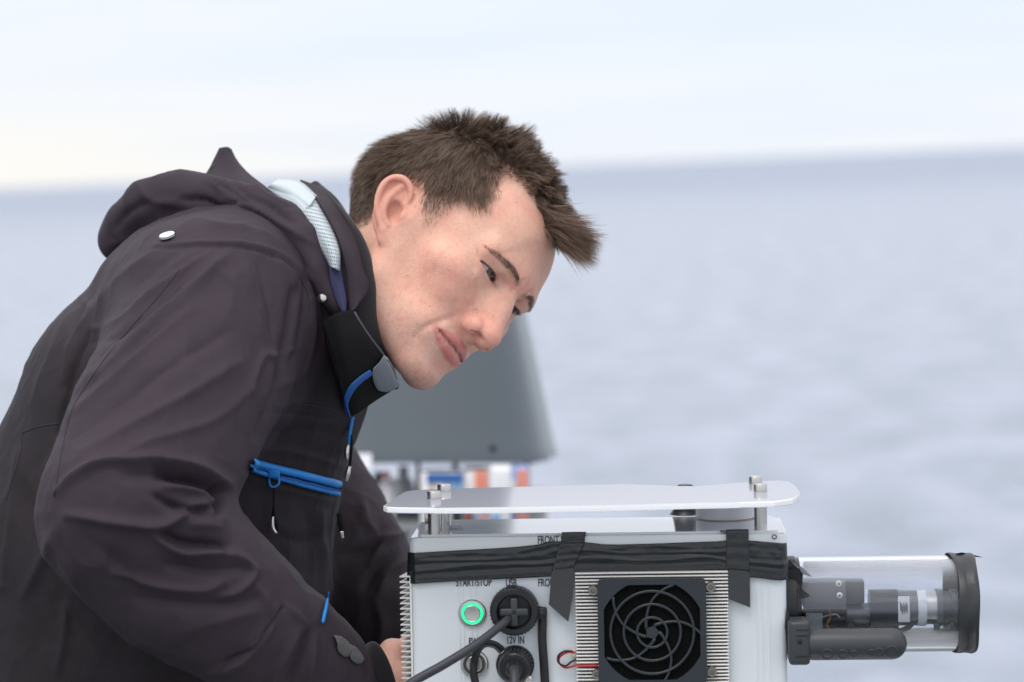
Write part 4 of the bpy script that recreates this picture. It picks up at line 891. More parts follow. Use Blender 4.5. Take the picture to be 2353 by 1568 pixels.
        if lap:      # wrap round the side faces
            xl = V[:, 0] < .004; V[xl, 1] += (np.clip(.004-V[xl, 0], 0, 1))*1.2; 
            xr_ = V[:, 0] > W-.004; V[xr_, 1] += np.clip(V[xr_, 0]-(W-.004), 0, 1)*1.2
        F = [[i*m+j, i*m+j+1, (i+1)*m+j+1, (i+1)*m+j] for i in range(n-1) for j in range(m-1)]
        o = link(name, mesh_np(name, V, F), M_BTAPE, root); s = o.modifiers.new('s', 'SOLIDIFY'); s.thickness = .0007; s.offset = 0; bpy_apply(o); return o
    t1 = tape('tape_band', [(936, 1272), (1010, 1268), (1100, 1263), (1180, 1258), (1235, 1252), (1270, 1245), (1345, 1247), (1400, 1252), (1500, 1250), (1580, 1247), (1640, 1245), (1700, 1242), (1760, 1246), (1808, 1250)],
         [(934, 1344), (1000, 1340), (1100, 1334), (1200, 1329), (1290, 1325), (1345, 1320), (1450, 1317), (1560, 1315), (1670, 1311), (1700, 1325), (1740, 1329), (1780, 1334), (1811, 1334)])
    tape('tape_strip', [(1292, 1224), (1318, 1223), (1346, 1223)], [(1288, 1256), (1315, 1252), (1343, 1249)], -.0036, .0004, 12, 10, 2, True, False)
    tape('tape_strip', [(1669, 1218), (1694, 1217), (1720, 1217)], [(1669, 1312), (1696, 1314), (1722, 1316)], -.0046, .0004, 12, 16, 3, True, False)
    tape('tape_strip', [(1286, 1250), (1315, 1248), (1345, 1248)], [(1268, 1312), (1292, 1310), (1318, 1306)], -.0047, .0005, 14, 16, 5, True, False)
    def flag(pts, y0, dy):
        b = MB(); vs = []
        for k, (px, py) in enumerate(pts): x, z = Bl(px, py, y0-dy[k]); vs.append((x, y0-dy[k], z))
        a = [b.b.verts.new(v) for v in vs]; c = [b.b.verts.new((v[0], v[1]+.0007, v[2])) for v in vs]; b.b.faces.new(a); b.b.faces.new(c[::-1])
        for i in range(len(vs)): b.b.faces.new((a[i], c[i], c[(i+1) % len(vs)], a[(i+1) % len(vs)]))
        b.build('tape_tail', M_BTAPE, root)
    flag([(1268, 1313), (1318, 1303), (1321, 1322), (1316, 1370), (1306, 1430), (1261, 1390)], -.0042, [0, 0, .001, .003, .006, .004])
    flag([(1671, 1311), (1723, 1316), (1724, 1397), (1675, 1378)], -.0048, [0, 0, .003, .003])
    # top ends of the strips laid over the lid
    for a_, b_ in ((1290, 1347), (1655, 1720)):
        x0 = Bl(a_, 1222)[0]; x1 = Bl(b_, 1222)[0]; g = MB(); g.box(x0, x1, -.0034, .006, .0013, .0019); g.build('tape_strip', M_BTAPE, root)
    # ---------------- heat sink with fan on the front
    hx0, hz1 = Bl(1321, 1320, -.012); hx1 = Bl(1673, 1316, -.012)[0]; pitch = 7.9*2.4/FOC
    g = MB(); g.box(hx0+.001, hx1-.001, -.004, .0, BASEZ+.02, hz1); hs = g.build('heat_sink_base', M_FINB, root)
    g = MB(); g.box(hx0, hx1, -.0105, -.004, -.0006, .0006, .0003, 1); fin = g.build('heat_sink_fin', M_FIN, root)
    z = hz1; first = True
    while z > BASEZ+.03:
        o = fin if first else fin.copy()
        if not first: COL.objects.link(o)
        o.location = (0, 0, z); first = False; z -= pitch
    # corner screws of the fan
    for px, py in ((1363, 1358), (1633, 1350), (1372, 1550), (1636, 1545)):
        x, z = Bl(px, py, -.015); g = MB(); g.lathe((x, -.0135, z), (0, -1, 0), [(-.004, .0042), (.0020, .0042), (.0026, .0038), (.0026, .0022), (-.0008, .0020), (-.0008, 0)], 20); g.build('cap_screw', mat('dull_steel', (.26, .245, .22), .4, metal=.9), root)
    # fan guard
    yF = -.0185
    gx0, gz1 = Bl(1372, 1332, yF); gx1 = Bl(1622, 1332, yF)[0]; S_ = (gx1-gx0); gz0 = gz1-S_; cx, cz = (gx0+gx1)/2, (gz0+gz1)/2
    outer = [(p[0], p[1]) for p in rr(gx0, gx1, gz0, gz1, .0042, 4)]
    # opening: octagon-like circle cut
    R = S_*.4925; inner = []
    for k in range(96):
        a = 2*math.pi*k/96; rr_ = min(R, S_*.443/max(abs(math.cos(a)), abs(math.sin(a)))); inner.append((cx+rr_*math.cos(a), cz+rr_*math.sin(a)))
    b = MB(); bm = b.b
    o96 = []
    for k in range(96):
        a = 2*math.pi*k/96; dx, dz = math.cos(a), math.sin(a); h_ = S_/2; t = h_/max(abs(dx), abs(dz)); x, z = dx*t, dz*t; rc = .0042
        if abs(x) > h_-rc and abs(z) > h_-rc:
            qx, qz = math.copysign(h_-rc, x), math.copysign(h_-rc, z); vx, vz = x-qx, z-qz; l_ = math.hypot(vx, vz) or 1; x, z = qx+vx/l_*rc, qz+vz/l_*rc
        o96.append((cx+x, cz+z))
    vo = [bm.verts.new((p[0], yF, p[1])) for p in o96]; vi = [bm.verts.new((p[0], yF, p[1])) for p in inner]; wo = [bm.verts.new((p[0], yF+.005, p[1])) for p in o96]; wi = [bm.verts.new((p[0], yF+.005, p[1])) for p in inner]
    for k in range(96):
        j = (k+1) % 96; bm.faces.new((vo[k], vo[j], vi[j], vi[k])); bm.faces.new((vo[k], wo[k], wo[j], vo[j])); bm.faces.new((vi[k], vi[j], wi[j], wi[k])); bm.faces.new((wo[k], wi[k], wi[j], wo[j]))
    M_GUARD = mat('fan_guard_plastic', (.022, .028, .036), .42, bump=.06, bscale=1500)
    fr_ = b.build('fan_guard', M_GUARD, root)
    for r_ in (.139, .262, .384):
        pts = [(cx+S_*r_*math.cos(a), yF+.0008, cz+S_*r_*math.sin(a)) for a in np.linspace(0, 2*math.pi, 65)]
        V, F, cps = tube_mesh(pts, .00125, 8, upv=(0, 1, 0)); me = bpy.data.meshes.new('guard_ring'); me.from_pydata([tuple(v) for v in V], [], F); link('guard_ring', me, M_GUARD, fr_)
    for k in range(5):
        pts = []
        for r_ in np.linspace(.062, .485, 22):
            a = math.radians(np.interp(r_, [.06, .10, .139, .20, .262, .384, .485], [146, 124, 111, 101, 94, 78, 65])-72*k); pts.append((cx+S_*r_*math.cos(a), yF+.0012, cz+S_*r_*math.sin(a)))
        tube('guard_spoke', pts, [.0016, .0013, .0012, .0012, .0013], M_GUARD, fr_, 8)
    g = MB(); pts5 = [(cx+S_*.066*math.cos(math.radians(146-72*k)), cz+S_*.066*math.sin(math.radians(146-72*k))) for k in range(5)]; g.prism(pts5, yF-.0002, yF+.003); g.build('guard_hub', M_GUARD, fr_)
    # dust filter behind the guard
    g = MB(); g.box(gx0+.002, gx1-.002, yF+.0035, yF+.0048, gz0+.002, gz1-.002); g.build('dust_filter', mat('black_foam', (.006, .0065, .006), 1.0, bump=1.0, bscale=900, spec=.1), root)
    # fan wires
    M_RED = mat('red_wire', (.55, .02, .03), .4); M_BLK = mat('black_wire', (.01, .01, .014), .4)
    wl = lambda L_, y: [(Bl(px, py, y)[0], y, Bl(px, py, y)[1]) for px, py in L_]
    tube('fan_wire', wl([(1322, 1500), (1304, 1500), (1287, 1510), (1285, 1524), (1298, 1535), (1312, 1533), (1330, 1527)], -.006), .00085, M_RED, root, 8, 30)
    tube('fan_wire', wl([(1316, 1498), (1298, 1497), (1283, 1508), (1284, 1524), (1300, 1531), (1312, 1522), (1326, 1516)], -.0075), .00085, M_BLK, root, 8, 30)
    tube('fan_wire', wl([(1322, 1530), (1345, 1531), (1374, 1530)], -.0142), .0009, M_RED, root, 8, 12)
    x, z = Bl(1318, 1502, -.004); g = MB(); g.box(x-.002, x+.002, -.006, -.001, z-.003, z+.004, .0005); g.build('wire_connector', mat('ivory_plastic', (.6, .57, .48), .5), root)
    # ---------------- left side heat sink: ledges standing out to the left
    z = Bl(930, 1327, 0)[1]; pitch = 12.4*2.4/FOC; k = 0
    poly = [(0, .004), (-.0082, .004), (-.0078, .060), (0, .060)]; fin0 = None
    while z > BASEZ+.02:
        if fin0 is None:
            g = MB(); g.prism([(0, .002), (-.0090, .002), (-.0046, .024), (0, .024)], -.0006, .0006, lambda p, z: (p[0], p[1], z)); fin0 = g.build('side_fin', mat('side_fin_metal', (.66, .66, .64), .4, metal=.2), root); o = fin0
        else: o = fin0.copy(); COL.objects.link(o)
        o.location = (-.0006, 0, z); z -= pitch
    g = MB(); g.box(-.0012, .0004, .002, .112, BASEZ+.01, Bl(930, 1325, 0)[1]); g.build('side_fin_base', M_FIN, root)
    # ---------------- push buttons
    def button(px, py, lit):
        x, z = Bl(px, py, -.003); y = -.0005
        M_BR = mat('brushed_steel', (.52, .51, .50), .30, metal=1, bump=.06, bscale=400)
        g = MB(); g.lathe((x, y, z), (0, -1, 0), [(-.004, .0118), (.0012, .0118), (.0022, .0110), (.0024, .0096), (.0016, .0088), (.0010, .0088), (.0010, 0)], 48); r = g.build('push_button', M_BR, root)
        rm = mat('lit_green_ring', (.02, .5, .22), .3, emit=(0.02, .92, .34, 1), estr=.95) if lit else mat('dark_ring', (.10, .095, .085), .4, metal=.5)
        g = MB(); g.lathe((x, y-.0004, z), (0, -1, 0), [(0, .0094), (.0017, .0092), (.0018, .0072 if lit else .0086), (.0008, .0071 if lit else .0084), (0.0008, 0)], 48); g.build('indicator_ring', rm, r)
        g = MB(); g.lathe((x, y-.0006, z), (0, -1, 0), [(0, .0070), (.0017, .0069), (.0021, .0064), (.0020, .0042), (.0017, 0)], 48); g.build('button_face', M_BR, r)
    button(1085, 1411, True); button(1090, 1527, False)
    # ---------------- USB connector: flanged cap with cross and cable
    def connector(px, py, rpx, kind):
        x, z = Bl(px, py, -.02); R0 = rpx*2.4/FOC
        g = MB()
        if kind == 'cross':
            g.lathe((x, 0, z), (0, -1, 0), [(0, R0*1.0), (.014, R0*1.0), (.016, R0*.985), (.017, R0*.93), (.017, R0*.74), (.016, R0*.70), (.010, R0*.66), (.010, 0)], 56); cn = g.build('usb_connector', M_BPLAST, root)
            for k in range(48):      # knurling
                a = 2*math.pi*k/48
                if k % 2: continue
                g = g if False else None
            kn_ = MB()
            for k in range(40):
                a = 2*math.pi*k/40; c = Vector((x+R0*1.0*math.cos(a), -.008, z+R0*1.0*math.sin(a))); q = Matrix.Rotation(-a, 4, 'Y'); r = bmesh.ops.create_cube(kn_.b, size=1); bmesh.ops.scale(kn_.b, vec=(.0010, .012, .0014), verts=r['verts']); bmesh.ops.rotate(kn_.b, cent=(0, 0, 0), matrix=q, verts=r['verts']); bmesh.ops.translate(kn_.b, vec=c, verts=r['verts'])
            o_ = kn_.build('knurling', M_BPLAST, cn); tag(o_, kind='stuff')
            for sx_, sz in ((.26, .98), (.98, .26)):
                c_ = MB(); c_.box(x-R0*.60*sx_, x+R0*.60*sx_, -.0185, -.009, z-R0*.60*sz, z+R0*.60*sz, .0016, 3); c_.build('cross_grip', M_GPLAST, cn)
        else:
            g.lathe((x, 0, z), (0, -1, 0), [(0, R0*1.0), (.006, R0*1.0), (.0075, R0*.97), (.009, R0*.88), (.016, R0*.84), (.020, R0*.78), (.021, R0*.70), (.021, R0*.52), (.026, R0*.50), (.030, R0*.42), (.036, R0*.34), (.036, 0)], 56); cn = g.build('power_connector', M_BPLAST, root)
            kn_ = MB()
            for k in range(14):
                a = math.radians(-55+12*k); c = Vector((x+R0*.90*math.cos(a), -.0105, z+R0*.90*math.sin(a))); r = bmesh.ops.create_cube(kn_.b, size=1); bmesh.ops.scale(kn_.b, vec=(.0016, .004, .0010), verts=r['verts']); bmesh.ops.rotate(kn_.b, cent=(0, 0, 0), matrix=Matrix.Rotation(-a, 4, 'Y'), verts=r['verts']); bmesh.ops.translate(kn_.b, vec=c, verts=r['verts'])
            tag(kn_.build('knurling', M_GPLAST, cn), kind='stuff')
        return cn, x, z, R0
    c1, x1, z1, r1 = connector(1181, 1409, 55, 'cross'); c2, x2, z2, r2 = connector(1182, 1536, 44, 'dome')
    # cables run towards the camera and down
    tube('usb_cable', [(x1-.006, -.012, z1-.006)]+[(Bl(px, py, y)[0], y, Bl(px, py, y)[1]) for px, py, y in ((1160, 1430, -.024), (1100, 1478, -.040), (1020, 1528, -.052), (940, 1574, -.062), (860, 1640, -.09), (840, 1760, -.12))], [.0030, .0036, .0038, .0039, .0039, .0039, .0039], M_CABLE, root, 14, 60)
    tube('power_cable', [(x2, -.03, z2)]+[(Bl(px, py, y)[0], y, Bl(px, py, y)[1]) for px, py, y in ((1182, 1545, -.046), (1181, 1600, -.060), (1170, 1700, -.07))], .0042, M_CABLE, root, 14, 30)
    # tether straps
    st_ = lambda L_: [(Bl(px, py, y)[0], y, Bl(px, py, y)[1]) for px, py, y in L_]
    tube('tether_strap', st_([(1234, 1404, -.004), (1246, 1410, -.0045), (1246, 1470, -.005), (1250, 1530, -.005), (1254, 1600, -.005)]), .0038, M_BPLAST, root, 10, 30, flat=.35, upv=(0, 1, 0))
    x, z = Bl(1243, 1408, -.006); g = MB(); g.box(x-.0050, x+.0050, -.0075, -.001, z-.0055, z+.0042, .0018, 3); g.build('strap_lug', M_BPLAST, root)
    g = MB(); g.lathe((x, -.0075, z), (0, -1, 0), [(0, .0018), (.0008, .0018), (.0010, .0012), (.0010, 0)], 14); g.build('lug_rivet', M_GPLAST, root)
    tube('tether_strap', st_([(1153, 1496, -.018), (1138, 1483, -.022), (1116, 1480, -.024), (1098, 1494, -.022), (1090, 1520, -.018), (1088, 1545, -.018), (1094, 1575, -.018), (1104, 1600, -.018)]), .0034, M_BPLAST, root, 10, 40, flat=.5, upv=(0, 1, 0))
    x, z = Bl(1150, 1495, -.02); g = MB(); g.lathe((x, -.014, z), (0, -1, 0), [(0, .0036), (.0035, .0036), (.0045, .0028), (.0045, .0012), (.0036, .0010), (.0036, 0)], 20); g.build('lug_screw', M_STEEL, root)
    x, z = Bl(1214, 1562, -.012); g = MB(); g.lathe((x, -.010, z), (0, -1, 0), [(0, .0034), (.003, .0032), (.004, .0020), (.004, 0)], 20); g.build('lug_screw', M_STEEL, root)
    # ---------------- things on the lid
    ZT = .0012
    M_POST = mat('satin_steel', (.56, .545, .52), .32, metal=1.0, bump=.04, bscale=250)
    ZP = .0250     # underside of the acrylic sheet
    def lid_xy(px, py): return Blz(px, py, ZT)
    posts = [lid_xy(999, 1223), lid_xy(1022, 1205), lid_xy(1748, 1206), lid_xy(1737, 1186)]
    posts[1] = (posts[0][0]+(posts[1][0]-posts[0][0]), posts[1][1]); 
    rp = 15.0*2.41/FOC
    for (x, y) in posts:
        g = MB(); g.lathe((x, y, ZT), 'z', [(0, rp), (.0006, rp*1.0), (ZP-ZT, rp)], 32); po = g.build('standoff_post', M_POST, root)
        g = MB(); g.lathe((x, y, ZP+.0049), 'z', [(0, rp*1.06), (.0054, rp*1.06), (.0062, rp*.98), (.0064, 0)], 32); g.build('post_cap', M_POST, po)
    # acrylic sheet
    zp = ZP+.0048
    out_ = [Blz(px, py, zp) for px, py in ((881, 1163), (890, 1166), (912, 1167), (1000, 1168), (1200, 1166), (1400, 1162), (1600, 1157), (1700, 1155), (1780, 1153), (1822, 1147), (1836, 1138), (1837, 1130), (1826, 1116), (1812, 1107), (1790, 1105), (1737, 1107), (1690, 1111), (1640, 1116), (1600, 1118), (1560, 1118), (1520, 1116), (1440, 1113), (1320, 1116), (1210, 1119), (1100, 1122), (1000, 1125), (952, 1127), (932, 1130), (912, 1142))]
    print('plate', [tuple(round(c, 3) for c in p) for p in out_[::4]], 'posts', [tuple(round(c, 3) for c in p) for p in posts])
    M_ACR = bpy.data.materials.new('frosted_acrylic'); M_ACR.use_nodes = True; nn = M_ACR.node_tree.nodes; ll = M_ACR.node_tree.links; nn.clear()
    oo = nn.new('ShaderNodeOutputMaterial'); df = nn.new('ShaderNodeBsdfDiffuse'); tl = nn.new('ShaderNodeBsdfTranslucent'); gs = nn.new('ShaderNodeBsdfGlossy'); fr2 = nn.new('ShaderNodeFresnel'); m1 = nn.new('ShaderNodeMixShader'); m2 = nn.new('ShaderNodeMixShader')
    df.inputs['Color'].default_value = (.84, .87, .98, 1); tl.inputs['Color'].default_value = (.80, .83, .95, 1); gs.inputs['Roughness'].default_value = .03; fr2.inputs['IOR'].default_value = 2.3; m1.inputs[0].default_value = .5
    ll.new(df.outputs[0], m1.inputs[1]); ll.new(tl.outputs[0], m1.inputs[2]); ll.new(fr2.outputs[0], m2.inputs[0]); ll.new(m1.outputs[0], m2.inputs[1]); ll.new(gs.outputs[0], m2.inputs[2]); ll.new(m2.outputs[0], oo.inputs['Surface'])
    b = MB(); b.prism(out_, ZP, zp, lambda p, z: (p[0], p[1], z)); es = [e for e in b.b.edges if abs(e.verts[0].co.z-e.verts[1].co.z) < 1e-7]; bmesh.ops.bevel(b.b, geom=es, offset=.0006, segments=2, profile=.5, affect='EDGES'); sheet_ = b.build('acrylic_sheet', M_ACR, root, angle=12); sheet_.data.materials.append(mat('acrylic_edge', (.90, .91, .97), .35, sss=.3))
    for p_ in sheet_.data.polygons: p_.material_index = 0 if abs(p_.normal.z) > .95 else 1
    # white disc and black dome on the lid
    xa, ya = Blz(1600, 1196, ZT); xb, _ = Blz(1736, 1196, ZT); rd = (xb-xa)/2; c = ((xa+xb)/2, ya+.006+rd*.30)
    g = MB(); g.lathe((c[0], c[1], ZT), 'z', [(0, rd), (.0115, rd), (.0125, rd*.985), (.0125, rd*.97), (.0210, rd*.96), (.0215, 0)], 56); g.build('sensor_disc', mat('disc_white', (.93, .94, .97), .4), root)
    g = MB(); g.lathe((c[0], c[1], ZT), 'z', [(0, rd+.0015), (.0008, rd+.0012), (.0012, rd*.9)], 56); g.build('glue_ring', mat('glue', (.45, .37, .27), .5), root)
    xd, yd = Blz(1576, 1186, ZT); yd += .012; g = MB(); g.lathe((xd, yd, ZT), 'z', [(0, .0140), (.0015, .0128), (.004, .0112), (.012, .0098), (.020, .0090), (.0240, .0082), (.0262, .0060), (.0268, 0)], 40); g.build('antenna_stub', M_BPLAST, root)
    # small latch and paper label at the left rear of the lid
    xk, yk = Blz(985, 1202, ZT); g = MB(); g.box(xk-.0035, xk+.0035, yk-.002, yk+.002, ZT, ZT+.010, .0006); g.build('latch_stud', M_POST, root)
    xk, yk = Blz(1040, 1212, ZT); g = MB(); g.prism([Blz(px, py, ZT) for px, py in ((1030, 1222), (1060, 1222), (1066, 1206), (1036, 1207))], ZT+.00005, ZT+.0003, lambda p, z: (p[0], p[1], z)); lb = g.build('paper_label', mat('paper', (.8, .81, .82), .6), root)
    g = MB()
    for px, py in ((1038, 1211), (1046, 1210), (1038, 1217), (1048, 1216), (1055, 1211)):
        x, y = Blz(px, py, ZT); g.box(x-.0012, x+.0012, y-.0008, y+.0008, ZT+.0003, ZT+.00034)
    g.build('label_print', M_INK, lb)
    # ---------------- right side: flange, clear tube with the drive inside, end cap, grip
    yT = .060
    def S(px, py, y=yT): return Bl(px, py, y)
    _, zt = S(2000, 1279); _, zb = S(2000, 1498); RT = (zt-zb)/2; zc = (zt+zb)/2; xs0 = S(1822, 1388)[0]; xs1 = S(2216, 1388)[0]
    print('tube r', RT, 'xs', xs0, xs1, 'W', W)
    ax = (1, 0, 0)
    g = MB(); g.lathe((W-.002, yT, zc), ax, [(0, RT*1.02), (.012, RT*1.02), (.013, RT*.98), (.016, RT*.92)], 56); g.build('tube_flange', M_BPLAST, root)
    M_CLR = bpy.data.materials.new('clear_acrylic'); M_CLR.use_nodes = True; nn = M_CLR.node_tree.nodes; ll = M_CLR.node_tree.links; nn.clear()
    o_ = nn.new('ShaderNodeOutputMaterial'); gl = nn.new('ShaderNodeBsdfGlass'); gl.inputs['IOR'].default_value = 1.49; gl.inputs['Roughness'].default_value = .01; gl.inputs['Color'].default_value = (.97, .98, 1, 1); ll.new(gl.outputs[0], o_.inputs['Surface'])
    g = MB(); seg = 96; bmx = g.b; rings = []
    for x_, r_ in ((xs0, RT), (xs1+.004, RT), (xs1+.004, RT-.0032), (xs0, RT-.0032)): rings.append([bmx.verts.new((x_, yT+r_*math.cos(2*math.pi*k/seg), zc+r_*math.sin(2*math.pi*k/seg))) for k in range(seg)])
    for i in range(4):
        for k in range(seg): bmx.faces.new((rings[i][k], rings[i][(k+1) % seg], rings[(i+1) % 4][(k+1) % seg], rings[(i+1) % 4][k]))
    g.build('clear_tube', M_CLR, root)
    M_SHEEN = bpy.data.materials.new('painted_sheen'); M_SHEEN.use_nodes = True; nn = M_SHEEN.node_tree.nodes; ll = M_SHEEN.node_tree.links; nn.clear()  # added film: its white rims paint in the tube's bright highlights
    oo = nn.new('ShaderNodeOutputMaterial'); tr = nn.new('ShaderNodeBsdfTransparent'); tl = nn.new('ShaderNodeBsdfTranslucent'); df = nn.new('ShaderNodeBsdfDiffuse'); m1 = nn.new('ShaderNodeMixShader'); m2 = nn.new('ShaderNodeMixShader'); df.inputs['Color'].default_value = (.93, .94, .97, 1); tl.inputs['Color'].default_value = (.93, .94, .97, 1); m2.inputs[0].default_value = .78
    ll.new(df.outputs[0], m1.inputs[1]); ll.new(tl.outputs[0], m1.inputs[2]); ll.new(tr.outputs[0], m2.inputs[1]); ll.new(m1.outputs[0], m2.inputs[2]); ll.new(m2.outputs[0], oo.inputs['Surface'])
    lw = nn.new('ShaderNodeLayerWeight'); lw.inputs['Blend'].default_value = .5; pw = nn.new('ShaderNodeMath'); pw.operation = 'POWER'; pw.inputs[1].default_value = 1.7; pm = nn.new('ShaderNodeMath'); pm.operation = 'MULTIPLY'; pm.inputs[1].default_value = 3.2; pm.use_clamp = True
    ll.new(lw.outputs['Facing'], pw.inputs[0]); ll.new(pw.outputs[0], pm.inputs[0]); ll.new(pm.outputs[0], m2.inputs[0])
    V = []; na = 72
    for i in range(na):
        a = 2*math.pi*i/na
        for x_ in (xs0+.010, xs1+.002): V.append((x_, yT+(RT-.0040)*math.cos(a), zc+(RT-.0040)*math.sin(a)))
    link('tube_sheen', mesh_np('tube_sheen', V, [[2*i, 2*i+1, (2*i+3) % (2*na), (2*i+2) % (2*na)] for i in range(na)]), M_SHEEN, root)
    # taped end cap: wrinkled sleeve
    xe = S(2236, 1388)[0]; n, m = 96, 16; V = []
    for i in range(n):
        a = 2*math.pi*i/n
        for j in range(m):
            t = j/(m-1); xl = S(2184+4*math.sin(a*1.0+2.2)+3*math.sin(3*a+1)-12*math.cos(a), 1388)[0]; x = xl+(xe-xl)*t+.0004*math.sin(5*a)*t
            rr2 = RT*(1.015-.012*max(0, (t-.9)/.1)**2)+.0003*math.tanh(3*math.sin(t*9+1.2*math.sin(a*1.3)))+.00025*math.sin(a*9+t*6)*(t < .9)
            V.append((x, yT+rr2*math.cos(a), zc+rr2*math.sin(a)))
    F = [[i*m+j, ((i+1) % n)*m+j, ((i+1) % n)*m+j+1, i*m+j+1] for i in range(n) for j in range(m-1)]
    nb = len(V); V.append((xe-.0005, yT, zc)); F3 = [[i*m+m-1, ((i+1) % n)*m+m-1, nb, nb] for i in range(n)]
    me = bpy.data.meshes.new('tube_end_tape'); me.from_pydata(V, [], F+[f[:3] for f in F3]); me.update(); o = link('tube_end_tape', me, mat('matt_tape', (.030, .032, .036), .42, bump=.25, bscale=120), root); s = o.modifiers.new('s', 'SOLIDIFY'); s.thickness = .0009; s.offset = 1; bpy_apply(o)
    def scrap(pts, y, m=M_BTAPE, name='tape_scrap', ys=None):
        b = MB(); vs = [(Bl(px, py, y+(ys[k] if ys else 0))[0], y+(ys[k] if ys else 0), Bl(px, py, y+(ys[k] if ys else 0))[1]) for k, (px, py) in enumerate(pts)]
        a = [b.b.verts.new(v) for v in vs]; c = [b.b.verts.new((v[0], v[1]+.0008, v[2]-.0004)) for v in vs]; b.b.faces.new(a); b.b.faces.new(c[::-1])
        for i in range(len(vs)): b.b.faces.new((a[i], c[i], c[(i+1) % len(vs)], a[(i+1) % len(vs)]))
        return b.build(name, m, root)
    scrap([(2195, 1273), (2210, 1270), (2238, 1276), (2258, 1281), (2232, 1279), (2212, 1279)], yT-.004, ys=[0, 0, .004, .006, .004, 0])
    # crumpled tape at the flange
    scrap([(1812, 1288), (1822, 1290), (1836, 1300), (1846, 1315), (1842, 1350), (1836, 1372), (1824, 1390), (1812, 1380)], yT-RT*.75, ys=[0, -.002, -.006, -.004, -.010, -.003, -.006, 0])
    scrap([(1818, 1290), (1845, 1306), (1866, 1326), (1846, 1320)], yT-RT*.8, mat('tape_grey_side', (.30, .30, .33), .3), ys=[0, -.004, -.010, -.004])
    scrap([(1836, 1350), (1862, 1369), (1834, 1377)], yT-RT*.9, ys=[0, -.006, -.002])
    scrap([(1807, 1395), (1813, 1410), (1817, 1440), (1812, 1500), (1803, 1440)], .001, ys=[0]*5)
    # inside the tube
    M_MOTOR = mat('grey_housing', (.16, .165, .18), .42, metal=.3); M_DARKH = mat('black_housing', (.012, .013, .016), .35)
    yi = yT-.012
    def ib(px0, py0, px1, py1, y0, y1, m, name, bev=.0008):
        x0, z0 = Bl(px0, py1, y0); x1, z1 = Bl(px1, py0, y0); g = MB(); g.box(x0, x1, y0, y1, z0, z1, bev, 2); return g.build(name, m, root)
    def icyl(px0, px1, pyc, rpx, yc, m, name, prof=None):
        x0, z = Bl(px0, pyc, yc); x1, _ = Bl(px1, pyc, yc); r = rpx*(2.4+yc)/FOC; g = MB(); g.lathe((x0, yc, z), ax, prof or [(0, r), (x1-x0, r)], 40); return g.build(name, m, root)
    hb = ib(1846, 1340, 1944, 1400, yi-.010, yi+.02, M_MOTOR, 'drive_block')
    for px, py in ((1936, 1342), (1936, 1369)):
        pass
    for px, py in ((1935, 1343), (1937, 1369)):
        x, z = Bl(px-8, py, yi-.010); g = MB(); g.lathe((x, yi-.010, z), (0, -1, 0), [(0, .0027), (.0010, .0026), (.0014, .0018), (.0014, 0)], 24); sc_ = g.build('machine_screw', mat('bright_screw', (.85, .85, .83), .35, metal=.6), root)
        for rot in (0, 1):
            g = MB(); g.box(x-(.0013 if rot else .0003), x+(.0013 if rot else .0003), yi-.0117, yi-.0112, z-(.0003 if rot else .0013), z+(.0003 if rot else .0013)); g.build('screw_slot', M_DARKH, sc_)
    ib(1940, 1338, 1986, 1388, yi-.004, yi+.018, mat('dark_block', (.05, .055, .065), .4), 'drive_block')
    icyl(1832, 2000, 1425, 26, yT+.004, M_DARKH, 'drive_shaft_housing'); icyl(1944, 2000, 1412, 25, yT-.002, M_MOTOR, 'coupling')
    icyl(1997, 2062, 1402, 47, yT-.002, mat('dark_ring_housing', (.035, .037, .045), .3), 'clamp_collar', None)
    icyl(2060, 2110, 1398, 40, yT-.002, M_MOTOR, 'motor_body'); icyl(2106, 2126, 1398, 41, yT-.002, mat('pale_ring', (.7, .73, .78), .3), 'motor_end')
    ib(2064, 1372, 2090, 1430, yT-.020, yT-.018, mat('white_sticker', (.8, .82, .84), .5), 'serial_sticker', .0001)
    g = MB()
    for i in range(7):
        x0, z0 = Bl(2068+i*2.6, 1392+(i*5) % 12, yT-.0206); g.box(x0, x0+.0006, yT-.0206, yT-.0202, z0-.004, z0+.003)
    g.build('sticker_print', M_INK, root)
    M_SILV = mat('matt_silver', (.45, .45, .45), .4, metal=.7)
    icyl(2126, 2150, 1397, 38, yT-.002, M_SILV, 'encoder'); icyl(2150, 2163, 1397, 43, yT-.002, mat('grey_rib', (.12, .13, .14), .4), 'encoder_rib'); icyl(2163, 2184, 1397, 37, yT-.002, mat('mid_grey', (.09, .095, .10), .4), 'encoder'); icyl(2184, 2197, 1397, 43, yT-.002, mat('grey_rib', (.12, .13, .14), .4), 'encoder_rib'); icyl(2197, 2224, 1397, 36, yT-.002, M_SILV, 'encoder')
    # rail and plates beneath
    ib(1838, 1455, 2196, 1468, yT-.010, yT+.016, mat('pale_rail', (.62, .58, .52), .4, metal=.3), 'guide_rail'); ib(1838, 1474, 2196, 1482, yT-.012, yT-.004, mat('rail_beige', (.50, .46, .40), .4), 'guide_rail')
    ib(1945, 1430, 1965, 1468, yT-.020, yT-.014, M_DARKH, 'sensor_card'); ib(1950, 1446, 1962, 1464, yT-.0206, yT-.0202, M_WHITE, 'card_label', .0001)
    ib(1852, 1410, 1890, 1452, yT-.006, yT-.004, mat('clear_grey', (.5, .55, .58), .3), 'bracket_plate')
    tube('ribbon_cable', [(Bl(px, py, yT-.014)[0], yT-.014, Bl(px, py, yT-.014)[1]) for px, py in ((1842, 1448), (1880, 1422), (1918, 1412), (1930, 1420))], .0022, mat('pale_ribbon', (.55, .53, .5), .4), root, 8, 16, flat=.25)
